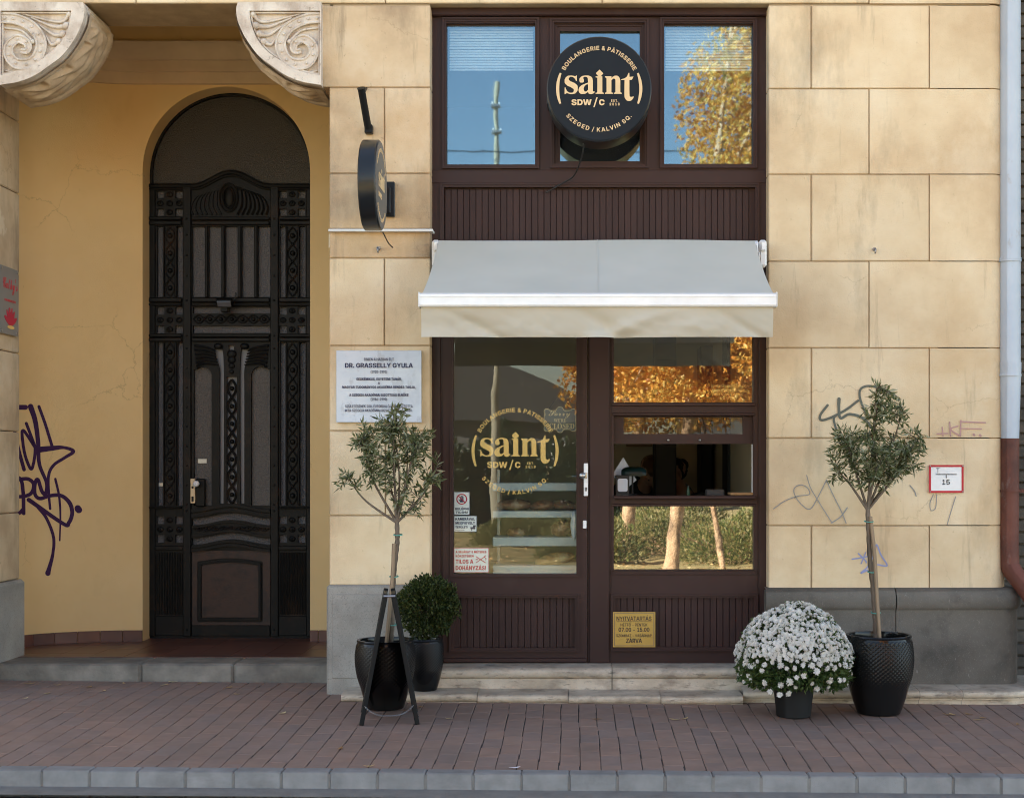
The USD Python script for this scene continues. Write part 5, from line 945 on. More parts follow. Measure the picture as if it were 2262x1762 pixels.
def olive(name, label, base, pot, pot_rows, trunk, stake, ells, seed, ntw, ties, lab_pot):
    r = np.random.default_rng(seed); px0, d = base
    cx, cy = WX(px0, d), d - D0; z0 = float(pz(cx, cy)) + .001
    t = T(name, label, 'potted olive tree', (cx, cy, z0))
    m, lip, bs_, rr_ = diamond_pot(cx, cy, pot, z0, *pot_rows); p = obj(t, 'pot', cat([m, bs_]), 'pot_black', smooth=50); obj(p, 'rim', lip, 'pot_black', smooth=40)
    h = pot[-1][1]; obj(t, 'soil', soil(cx, cy, rr_ - .014, z0 + h - .035, seed), 'soil', smooth=True)
    q = catmull([(x, y) for x, y in trunk], 8); P = np.array([W3(x, y, d) for x, y in q]); P[:, 1] += .012 * np.sin(np.linspace(0, 4, len(P)))
    tr = obj(t, 'trunk', tube(P, np.linspace(.0165, .0125, len(P)) * (1 + .12 * np.sin(np.arange(len(P)) * 1.7)), 10), 'olive_bark', smooth=True)
    S_ = np.array([W3(x, y, d) for x, y in stake]); S_[:, 1] -= .018; st = obj(t, 'stake', tube(catmull(S_, 4), .0105, 10), 'wood_stake', smooth=True)
    for y in ties:
        i = np.argmin(np.abs(q[:, 1] - y)); c = P[i]; g = np.linspace(0, 2 * np.pi, 17); obj(t, 'tie', tube(np.c_[c[0] + .003 + .024 * np.cos(g), c[1] - .004 + .026 * np.sin(g), c[2] + .003 * np.sin(g)], .0028, 6), 'tie_green', smooth=True)
    fork = P[-1]; limbs, wood = [], []
    E = [(W3(x, y, d), rx * d / F, rz * d / F, w) for x, y, rx, rz, w in ells]; cc = E[0][0]
    for k in range(9):
        e = E[min(k, len(E) - 1)] if k < len(E) else E[0]; a = r.uniform(0, 2 * np.pi)
        tip = e[0] + np.array([math.cos(a) * e[1] * .45, math.sin(a) * e[1] * .45, r.uniform(-.1, .55) * e[2]]) * (1 if k >= len(E) else .4)
        mid = fork + (tip - fork) * .5 + np.array([0, 0, .03]) + r.normal(size=3) * .012 + (tip - fork) * [.15, .15, -.05]
        L_ = catmull([fork - [0, 0, .01], mid, tip], 8); limbs.append(L_); wood.append(tube(L_, np.linspace(.0085, .003, len(L_)), 6))
    nodes = np.vstack([l[4:] for l in limbs]); pos, dr, twigs = [], [], []
    w = np.array([e[3] for e in E], float); w /= w.sum()
    for k in range(ntw):
        e = E[r.choice(len(E), p=w)]; q_ = r.normal(size=3); q_ *= (r.uniform(.25, 1) ** .38) / np.linalg.norm(q_); tip = e[0] + q_ * np.array([e[1], e[1] * .95, e[2]])
        b = nodes[np.argmin(np.linalg.norm(nodes - tip + r.normal(size=3) * .03, axis=1))]
        dv_ = tip - b; ln = np.linalg.norm(dv_)
        tw = catmull([b, b + dv_ * .5 + np.array([0, 0, .02]) + r.normal(size=3) * .012, tip], 6); twigs.append(tube(tw, np.linspace(.0022, .0009, len(tw)), 4, False))
        tl = np.linalg.norm(np.diff(tw, axis=0), axis=1).sum(); ns = max(5, int(min(tl, .20) / .0125))
        for s_ in np.linspace(max(0, 1 - .20 / max(tl, .05)), 1, ns):
            i = s_ * (len(tw) - 1); i0 = min(int(i), len(tw) - 2); c = tw[i0] + (tw[i0 + 1] - tw[i0]) * (i - i0); ax = tw[i0 + 1] - tw[i0]; ax /= np.linalg.norm(ax) + 1e-9
            o = np.cross(ax, r.normal(size=3)); o /= np.linalg.norm(o) + 1e-9
            for sg in (-1, 1):
                if r.random() < .9: pos.append(c); dr.append(ax * r.uniform(.35, .9) + o * sg * r.uniform(.6, 1.0) + r.normal(size=3) * .15)
        pos.append(tip); dr.append(dv_)
    cr = obj(t, 'crown', cat(wood + twigs), 'olive_bark', smooth=60)
    pos, dr = np.array(pos), np.array(dr); n = len(pos); L = r.uniform(.034, .058, n)
    fo = leaves(pos, dr, L, L * r.uniform(.20, .29, n), r); obj(cr, 'foliage', fo, 'olive_leaf', kind='stuff', tone=tones(fo, r) ** 1.2)
    return t
olive('potted_olive_tree', 'staked olive tree in a glossy black pot behind the folding board', (851, 8.02), [(.098, 0), (.104, .01), (.132, .10), (.156, .20), (.163, .28), (.156, .345), (.150, .372)], (17, 40),
      [(862, 1424), (864, 1390), (866, 1340), (868, 1280), (874, 1225), (878, 1190), (877, 1150)], [(854, 1424), (862, 1340), (868, 1270), (871, 1200)],
      [(866, 995, 76, 70, 8), (768, 1060, 26, 20, 1.0), (952, 1068, 22, 30, 1.0), (868, 922, 36, 32, 1.6), (908, 1105, 40, 34, 2.2), (925, 985, 44, 46, 2.4), (806, 985, 36, 54, 2.2), (850, 1062, 60, 36, 2.2)], 11, 165, (1181, 1273, 1376), '')
olive('potted_olive_tree', 'staked olive tree in a glossy black pot beside the white flowers, against the graffiti wall', (1941, 7.99), [(.112, 0), (.120, .012), (.150, .10), (.178, .21), (.187, .30), (.180, .38), (.172, .425)], (19, 44),
      [(1937, 1420), (1934, 1360), (1930, 1300), (1923, 1240), (1919, 1180), (1916, 1122)], [(1942, 1420), (1936, 1320), (1930, 1220), (1921, 1140)],
      [(1935, 1010, 78, 62, 7), (1868, 985, 40, 46, 2.4), (2000, 1000, 44, 50, 2.6), (1943, 905, 38, 46, 2.2), (1938, 862, 14, 20, .5), (1935, 1055, 72, 34, 2.6), (2030, 965, 16, 18, .6), (1995, 925, 24, 28, .9), (1845, 1040, 22, 26, .8)], 23, 205, (1151, 1261, 1350), '')

# boxwood ball
r = np.random.default_rng(5); d = 8.34; cx, cy = WX(938, d), d - D0; z0 = .034 - .008 * cx + .001
t = T('potted_boxwood', 'dark green clipped boxwood ball in a black pot on the lower marble step', 'potted shrub', (cx, cy, z0))
m, lip, bs_, rr_ = diamond_pot(cx, cy, [(.066, 0), (.072, .01), (.092, .08), (.103, .17), (.106, .22), (.103, .272), (.100, .292)], z0, 18, 34); p = obj(t, 'pot', cat([m, bs_]), 'pot_black', smooth=50); obj(p, 'rim', lip, 'pot_black', smooth=40)
obj(t, 'soil', soil(cx, cy, .09, z0 + .27, 3), 'soil', smooth=True)
c0 = np.array([WX(945, d), cy - .01, WZ(1338, d)]); q = r.normal(size=(7200, 3)); q /= np.linalg.norm(q, axis=1)[:, None]
lump = .84 + .55 * (meshkit.fbm(q * 3.4 + 9, 4, 2) - .5) * 1.25; rad = (1.06 - .50 * r.random(7200) ** 1.7) * lump
pos = c0 + q * rad[:, None] * np.array([.184, .175, .190]); pos[:, 2] = np.maximum(pos[:, 2], z0 + .285)
obj(t, 'stem', cat([tube([(cx, cy, z0 + .25), (cx + .01, cy, c0[2] - .05)], .012, 8)] + [tube([(cx + .01, cy, c0[2] - .10), c0 + q[i] * .13], np.array([.005, .002]), 5) for i in range(40)]), 'olive_bark', smooth=True)
L = r.uniform(.015, .027, 7200); fo = leaves(pos, q + r.normal(size=(7200, 3)) * .7 + [0, 0, .4], L, L * .6, r); obj(t, 'foliage', fo, 'box_leaf', kind='stuff', tone=tones(fo, r))

# chrysanthemum
r = np.random.default_rng(8); d = 7.88; cx, cy = WX(1753, d), d - D0; z0 = float(pz(cx, cy)) + .001
t = T('potted_chrysanthemum', 'round cushion of white chrysanthemums in a small black plastic pot by the step', 'potted flowers', (cx, cy, z0))
p = obj(t, 'pot', lathe([(0, z0 + .002), (.088, z0 + .002), (.092, z0 + .006), (.108, z0 + .15), (.109, z0 + .165), (.116, z0 + .167), (.117, z0 + .19), (.112, z0 + .193), (.106, z0 + .18), (.104, z0 + .15), (0, z0 + .15)], cx, cy, 56), 'pot_plastic', smooth=40)
c0 = np.array([WX(1754, d), cy, WZ(1478, d)]); ax = np.array([.302, .29, .335])
def dome(q): 
    s_ = 1 + .24 * (meshkit.fbm(q * 3.2 + 4, 4, 6) - .5); p_ = q * ax * s_[:, None]; lo_ = q[:, 2] < 0; p_[lo_] *= np.array([1.0, 1.0, .42]); return c0 + p_
q = r.normal(size=(9000, 3)); q /= np.linalg.norm(q, axis=1)[:, None]; q = q[q[:, 2] > -.62][:7000]
n = len(q); rad = 1 - .35 * r.random(n) ** 1.6; pos = c0 + (dome(q) - c0) * rad[:, None]
low = pos[:, 2] < z0 + .12; pos = pos[~low | (np.hypot(pos[:, 0] - cx, pos[:, 1] - cy) > .13)]; q2 = (pos - c0); q2 /= np.linalg.norm(q2, axis=1)[:, None]; n = len(pos)
L = r.uniform(.02, .036, n); fo = leaves(pos, q2 + r.normal(size=(n, 3)) * .6, L, L * .45, r); obj(t, 'foliage', fo, 'mum_leaf', kind='stuff', tone=tones(fo, r))
obj(t, 'stems', cat([tube(catmull([(cx, cy, z0 + .14), (cx, cy, z0 + .22) + (dome(q[i:i + 1])[0] - (cx, cy, z0 + .22)) * [.45, .45, .5], dome(q[i:i + 1])[0]], 4), .0022, 4, False) for i in range(0, 400, 4)]), 'mum_leaf', smooth=True, kind='stuff')
pts = []; tries = r.normal(size=(60000, 3)); tries /= np.linalg.norm(tries, axis=1)[:, None]
cell = {}
tries = tries[tries[:, 2] > -.5]; keep = np.where(tries[:, 2] > .12, np.clip((tries[:, 2] - .02) * 2.6, .02, 1), .006); tries = tries[r.random(len(tries)) < keep * np.clip((meshkit.fbm(tries * 4.5 + 2, 3, 12) - .26) * 7, .05, 1)]
for P_, u in zip(dome(tries), tries):
    key = tuple((P_ / .030).astype(int)); lim_ = .0205 if u[2] > .25 else .031
    if any(((P_ - o) ** 2).sum() < lim_ ** 2 for dx in (-1, 0, 1) for dy in (-1, 0, 1) for dz in (-1, 0, 1) for o in cell.get((key[0] + dx, key[1] + dy, key[2] + dz), ())): continue
    cell.setdefault(key, []).append(P_); pts.append((P_, u))
for P_, u in [(W3(x, y, d - .30), np.array([.1, -1, -.2])) for x, y in ((1741, 1530), (1700, 1526), (1722, 1533))]: pts.append((P_, u))
def bloom(P_, u, size):
    u = u / np.linalg.norm(u) + r.normal(size=3) * .22; u /= np.linalg.norm(u); a = np.cross(u, [.3, .2, .9]); a /= np.linalg.norm(a); b = np.cross(u, a); V, Fc = [], []
    for ring_, (npet, ln, el) in enumerate(((9, 1.0, .12), (8, .8, .5), (6, .5, 1.0))):
        for k in range(npet):
            g = 2 * np.pi * (k + .5 * ring_ + r.uniform(-.15, .15)) / npet; o = (a * math.cos(g) + b * math.sin(g)) * math.cos(el) + u * math.sin(el); sd = -a * math.sin(g) + b * math.cos(g); s_ = size * ln * r.uniform(.85, 1.1); w_ = s_ * .42
            base_ = P_ + u * size * (.10 * ring_); k0 = len(V)
            V += [base_, base_ + o * s_ * .6 + sd * w_ * .62 + u * .1 * s_, base_ + o * s_ + sd * w_ * .34, base_ + o * s_ - sd * w_ * .34, base_ + o * s_ * .6 - sd * w_ * .62 + u * .1 * s_]; Fc += [[k0, k0 + 1, k0 + 2], [k0, k0 + 2, k0 + 3], [k0, k0 + 3, k0 + 4]]
    return trimesh.Trimesh(np.array(V), np.array(Fc), process=False)
camp = np.array([0, -D0, EYE]); pts.sort(key=lambda z: -np.dot(z[1] / np.linalg.norm(z[1]), (camp - z[0]) / np.linalg.norm(camp - z[0])))
bl = [bloom(P_ + u / np.linalg.norm(u) * .006, u, r.uniform(.0125, .0215)) for P_, u in pts]
for b in bl[:300]: obj(t, 'blossom', b, 'mum_petal')
if len(bl) > 300: obj(t, 'remaining_blossoms', cat(bl[300:]), 'mum_petal', kind='stuff')

# ---------------------------------------------------------------- folding pavement board seen edge-on
dA = 7.56; ft = lambda px: np.array([WX(px, dA), dA - D0]); fl_, fr_ = ft(794.5), ft(926); mid = (fl_ + fr_) / 2
zA = float(pz(mid[0], mid[1])); htop = WZ(1311, dA); ray = np.array([mid[0], mid[1] + D0]); ray /= np.linalg.norm(ray); side = np.array([ray[1], -ray[0]])
ab = T('folding_board', 'black wooden folding pavement board standing edge-on before the left olive pot', 'folding board', (mid[0], mid[1], zA))
half = np.linalg.norm(fr_ - fl_) / 2 - .01
def panel(sg):
    """One leaf of the board: posts, rails and a panel, leaning from its foot to the ridge."""
    foot = np.array([*(mid + side * sg * half), zA]); head = np.array([*(mid + side * sg * .018), htop]); up_ = head - foot; L = np.linalg.norm(up_); up_ /= L; ry_ = np.array([*ray, 0]); nn = np.cross(up_, ry_)
    out = []
    for nm, a0, a1, b0, b1, th_ in (('leg', 0, .028, 0, L, .024), ('leg', .352, .38, 0, L, .024), ('rail', .028, .352, L - .05, L - .01, .018), ('rail', .028, .352, .10, .14, .018), ('board_panel', .03, .35, .14, L - .05, .008)):
        m = box(a0, a1, -th_ / 2, th_ / 2, b0, b1, .003); v = m.vertices; m.vertices = foot + v[:, :1] * ry_ + v[:, 1:2] * nn + v[:, 2:] * up_; obj(ab, nm, m, 'black_frame')
    return foot, head, up_, L
A1, A2 = panel(-1), panel(1)
obj(ab, 'hinge', cat([tube([[*(mid + side * -.03), htop - .012], [*(mid + side * .03), htop - .012]], .006, 8)]), 'steel', smooth=40)
p1, p2 = A1[0] + A1[2] * .105, A2[0] + A2[2] * .105
tc = np.linspace(0, 1, 46); ch = p1 + (p2 - p1) * tc[:, None]; ch[:, 2] -= .052 * (1 - np.abs(2 * tc - 1) ** 3.0); ch[:, 1] -= .014
lk = []
for i in range(45):
    c = (ch[i] + ch[i + 1]) / 2; ax_ = ch[i + 1] - ch[i]; ax_ /= np.linalg.norm(ax_); sd = np.cross(ax_, [0, 1, 0] if i % 2 else [0, .3, 1]); sd /= np.linalg.norm(sd); g = np.linspace(0, 2 * np.pi, 9); lk.append(tube(c + ax_ * .0052 * np.cos(g)[:, None] + sd * .0033 * np.sin(g)[:, None], .0008, 4, False))
obj(ab, 'chain', cat(lk), 'grey_metal')

# ---------------------------------------------------------------- fallen leaves and a paper scrap
r = np.random.default_rng(31)
def fleaf(px, py, size, k):
    for y in np.linspace(.4, -2.2, 400):
        d_ = D0 + y; x = WX(px, d_)
        if CY + (EYE - float(pz(x, y)) - .004) * F / d_ >= py: break
    a = r.uniform(0, 6.28); n_ = 7; t_ = np.linspace(-1, 1, n_); w = .42 * np.cos(t_ * 1.45) * (1 + .15 * np.sin(9 * t_ + k)); curl = r.uniform(.05, .3)
    l = np.stack([t_, w, curl * (t_ ** 2) + .12 * w], 1); m_ = np.stack([t_, 0 * t_, curl * t_ ** 2 * .8], 1); q_ = np.stack([t_, -w, curl * (t_ ** 2) + .12 * w], 1); v = np.vstack([l, m_, q_]) * size / 2
    i = np.arange(n_ - 1); f = np.vstack([tri(np.stack([b * n_ + i, b * n_ + i + 1, (b + 1) * n_ + i + 1, (b + 1) * n_ + i], 1)) for b in (0, 1)])
    v = v @ np.array([[math.cos(a), math.sin(a), 0], [-math.sin(a), math.cos(a), 0], [0, 0, 1]]); zz0 = float(pz(x, y)) + .0035 - v[:, 2].min()
    return trimesh.Trimesh(v + [x, y, zz0], f, process=False)
lv = [(66, 1509, 'beside the left end of the grey entrance step'), (104, 1530, ''), (56, 1541, ''), (127, 1512, ''), (197, 1516, ''), (231, 1524, ''), (274, 1508, ''), (362, 1512, ''), (382, 1505, ''), (440, 1508, ''), (506, 1517, ''), (523, 1532, ''), (624, 1574, ''), (752, 1651, ''), (815, 1691, ''), (992, 1586, ''), (930, 1560, ''), (1318, 1587, ''), (1490, 1588, ''), (1513, 1586, ''), (1753, 1585, ''), (2092, 1577, ''), (2104, 1577, ''), (2160, 1588, ''), (2171, 1584, ''), (2248, 1599, ''), (1180, 1549, ''), (2140, 1576, '')]
def where(px, py):
    if px < 300 and py < 1560: return 'at the left foot of the grey entrance step'
    if px < 720 and py < 1560: return 'before the middle and right of the grey entrance step'
    if px < 700: return 'on the open pavement left of the folding board'
    if px < 830: return 'between the folding board and the kerb'
    if px < 1250: return 'right beside the folding board before the marble step'
    if px < 1600: return 'before the marble step under the serving window'
    if px < 1900: return 'at the foot of the chrysanthemum pot'
    return 'right of the large olive pot near the drainpipe'
for k, (px, py, _) in enumerate(lv): top('fallen_leaf', fleaf(px, py, r.uniform(.04, .065), k), 'fallen_leaf_look', 'small dry yellowish leaf lying ' + where(px, py), 'leaf', 'fallen leaves ' + where(px, py))
m = fleaf(1137, 1694, .055, 3); top('paper_scrap', m, 'paper_white', 'crumpled white paper scrap lying at the kerb edge', 'litter')
# ---------------------------------------------------------------- inside the shop
bsx = T('bread_shelf', 'pale shelf unit with bread behind the bakery door glass', 'shelf', (WX(1180, 8.95), .45, .12))
SHD = 8.74
xa, xb = WX(1088, SHD), WX(1290, SHD)
for y0, y1 in ((1066, 1084), (1128, 1143), (1186, 1206), (1248, 1267)): obj(bsx, 'shelf_board', box(xa, xb, SHD - D0, SHD + .32 - D0, WZ(y1, SHD), WZ(y0, SHD), .004), 'shelf_white')
for x in (xa + .01, xb - .02): obj(bsx, 'upright', box(x, x + .02, SHD + .3 - D0, SHD + .325 - D0, .12, 1.30, .002), 'grey_metal')
def loaf(label, px0, px1, py0, py1, d, mat, ang=0, slashes=3, round_=False, group=None):
    d -= .14; c = W3((px0 + px1) / 2, (py0 + py1) / 2, d); a = (px1 - px0) * d / F / 2; h = (py1 - py0) * d / F / 2
    m = trimesh.creation.icosphere(4, 1.0); v = m.vertices; n_ = meshkit.fbm(v * 3 + a * 50, 3, 4) - .5
    v = v * (1 + .10 * n_[:, None]); v[:, 2] = np.where(v[:, 2] < 0, v[:, 2] * .75, v[:, 2])
    cut = np.zeros(len(v))
    for s_ in np.linspace(-.6, .6, slashes): cut = np.maximum(cut, np.exp(-((v[:, 0] - s_ + .35 * v[:, 1]) / .05) ** 2) * (v[:, 2] > .2))
    v = v * (1 - .07 * cut[:, None]); v = v * np.array([a, min(a, .085 if not round_ else a), h]); ca, sa = math.cos(ang), math.sin(ang); v = v @ np.array([[ca, 0, sa], [0, 1, 0], [-sa, 0, ca]]); m.vertices = v + c
    t = T('bread_loaf', label, 'bread', c, group); obj(t, 'crust', m, mat, smooth=True)
loaf('dark oblong loaf leftmost on the second shelf behind the door glass', 1096, 1176, 1101, 1131, 9.02, 'crust_dark'); loaf('dark oblong loaf in the middle of the second shelf', 1170, 1226, 1104, 1131, 9.0, 'crust_dark', .12); loaf('dark floured loaf rightmost on the second shelf', 1212, 1276, 1103, 1131, 9.05, 'crust_dark', -.1)
loaf('large round sliced loaf on the third shelf', 1217, 1270, 1146, 1190, 9.0, 'crust_dark', .2, 5, True); loaf('long golden loaf on the lowest shelf behind the door', 1180, 1272, 1220, 1252, 8.98, 'crust_gold', .18, 5); loaf('small brown loaf in the shadow of the third shelf', 1118, 1160, 1163, 1190, 9.06, 'crust_dark')
m = ball((0, 0, 0), 1, 3); v = m.vertices; v *= (1 + .25 * (meshkit.fbm(v * 2.5 + 3, 3) - .5)[:, None]); v *= [.021, .035, .085]; v += W3(1268, 1160, 8.69); top('paper_bag', m, 'paper_white', 'crumpled white paper bag at the right edge of the door glass', 'bag', smooth=True)
# cabinet and counter
ct = T('counter', 'dark counter just inside the serving hatch', 'counter', (.6, .55, .12)); xh0, xh1 = WX(1352, 8.66), 1.10
obj(ct, 'top', box(.24, 1.10, .25, .62, 1.095, 1.132, .004), 'dark_interior'); obj(ct, 'front', box(.25, 1.09, .55, .58, .12, 1.095), 'dark_interior')
def cabinet(px0, px1, d, z1, mat, name, label, cat_): 
    t = T(name, label, cat_, (WX((px0 + px1) / 2, d), d - D0, .12)); x0, x1 = WX(px0, d), WX(px1, d)
    b = obj(t, 'body', box(x0, x1, d - D0, d - D0 + .35, .12, z1, .004), mat)
    for k in range(3): obj(t, 'door', box(x0 + .01, x1 - .01, d - D0 - .012, d - D0 - .001, .2 + k * .65, .2 + k * .65 + .62, .003), mat)
cabinet(1447, 1494, 10.9, 2.3, 'dark_interior', 'tall_cabinet', 'tall black cabinet behind the left half of the hatch', 'cabinet'); cabinet(1548, 1575, 11.8, 2.3, 'dark_interior', 'tall_cabinet', 'narrow black cabinet right of the dark haired person', 'cabinet'); cabinet(1606, 1680, 10.6, 2.4, 'dark_interior', 'coffee_cabinet', 'wide black cabinet at the right side of the hatch', 'cabinet')
pf = T('picture_frame', 'framed warm toned picture on the wall at the left of the hatch', 'picture', (WX(1413, 12.1), 3.6, WZ(960, 12.1))); D_ = 12.16
o = R(1383, 938, 1440, 986); obj(pf, 'frame', pext(o.difference(o.buffer(-5, join_style=2)), D_, .03), 'picture_wood'); obj(pf, 'print', pext(o.buffer(-4.5, join_style=2), D_, .01), 'picture_mat'); obj(pf, 'motif', pext(Point(1411, 968).buffer(13).intersection(R(1390, 945, 1432, 970)), D_ - .01, .002), 'crust_gold')
sh = T('wall_shelf', 'thin pale shelf high on the wall behind the hatch', 'shelf', (WX(1410, 12.0), 3.5, WZ(932, 12.0))); obj(sh, 'board', pb(1378, 930.5, 1446, 934, 12.0, .19, .003), 'shelf_white')
for px in (1388, 1436): obj(sh, 'support', pb(px, 934, px + 3, 944, 12.08, .11, .002), 'grey_metal')
# banker's lamp, menu card, paper, bottle, board
dl_ = 8.90; bl_ = T('desk_lamp', 'green shaded desk lamp standing on the counter in the open hatch', 'lamp', W3(1397, 1094, dl_)); zc = 1.132
obj(bl_, 'base', lathe([(0, zc), (.05, zc), (.05, zc + .008), (.02, zc + .02), (0, zc + .02)], WX(1397, dl_), dl_ - D0, 24), 'dark_interior', smooth=30); obj(bl_, 'stem', tube([(WX(1397, dl_), dl_ - D0, zc + .01), (WX(1397, dl_), dl_ - D0, WZ(1044, dl_))], .0055, 8), 'dark_interior')
xs_ = np.linspace(-1, 1, 21); ms = []
sec = np.array([(math.cos(t_), math.sin(t_)) for t_ in np.linspace(-.25, math.pi + .25, 14)]); Vv = np.array([[WX(1400, dl_) + x_ * .076, dl_ - D0 + .04 * s_[0] * (1 - .25 * x_ ** 4), WZ(1047, dl_) + .046 * s_[1] * (1 - .45 * x_ ** 4)] for x_ in xs_ for s_ in sec]); n2 = 14
i, j = np.meshgrid(np.arange(20), np.arange(13), indexing='ij'); obj(bl_, 'shade', (Vv, tri(np.stack([i * n2 + j, (i + 1) * n2 + j, (i + 1) * n2 + j + 1, i * n2 + j + 1], -1).reshape(-1, 4))), 'lamp_green', smooth=True)
mc = T('napkin_box', 'dark box with a white oval window at the left of the hatch', 'box', W3(1374, 1094, 8.78)); obj(mc, 'case', box(WX(1359.5, 8.78), WX(1390, 8.78), .28, .34, 1.132, WZ(1049, 8.78), .004), 'dark_interior'); obj(mc, 'oval', pext(R(1369, 1061, 1382, 1081).buffer(4.5), 8.78, .0015), 'paper_white')
pp = [(1358, 1046), (1376, 1012), (1390, 1040), (1405, 1062), (1392, 1075), (1362, 1056)]
top('paper_sheet', pext(Polygon([(1352, 1048), (1377, 1010), (1406, 1060), (1380, 1082)]), 9.0, .002), 'paper_white', 'tilted sheet of white paper behind the desk lamp', 'paper')
bt = T('bottle', 'small green bottle standing before the dark haired person', 'bottle', W3(1519.5, 1080, 9.1)); obj(bt, 'glass', lathe([(0, 1.132), (.010, 1.132), (.010, 1.170), (.005, 1.185), (.0045, 1.196), (0, 1.196)], WX(1519.5, 9.1), .6 - .02, 20), 'bottle_green', smooth=30); obj(bt, 'cap', lathe([(.0055, 1.193), (.0055, 1.201), (0, 1.201)], WX(1519.5, 9.1), .58, 16), 'cloth_print', smooth=30)
top('wooden_board', pb(1613, 1087.5, 1667, 1093.5, 8.64, .16, .006), 'board_wood', 'small light wooden board lying on the right end of the hatch sill', 'board')
top('card_reader_box', box(.79, .90, .44, .54, 1.132, 1.178, .006), 'cloth_print', 'low dark grey box on the counter inside the hatch', 'box')
# blinds inside the upper windows and rolled blinds below
def blind(px0, px1, py0, py1, d, n_, lab, wr=0):
    t = T('window_blind', lab, 'blind', W3((px0 + px1) / 2, py0, d)); hs = (py1 - py0) / n_
    obj(t, 'head_rail', pb(px0, py0 - 6, px1, py0, d, .03, .004), 'blind_white')
    for k in range(n_):
        y0 = py0 + k * hs; m = pb(px0, y0 + .3, px1, y0 + hs - .3, d, .004, .001); v = m.vertices; zc_ = v[:, 2].mean(); v[:, 1] += (v[:, 2] - zc_) * .5 + .002 * math.sin(1.7 * k); obj(t, 'slat', m, 'blind_white')
blind(993, 1178, 62, 157, 8.70, 16, 'white slatted blind half drawn in the left upper window'); blind(1470, 1660, 60, 158, 8.70, 16, 'white slatted blind half drawn in the right upper window behind the tree reflection')
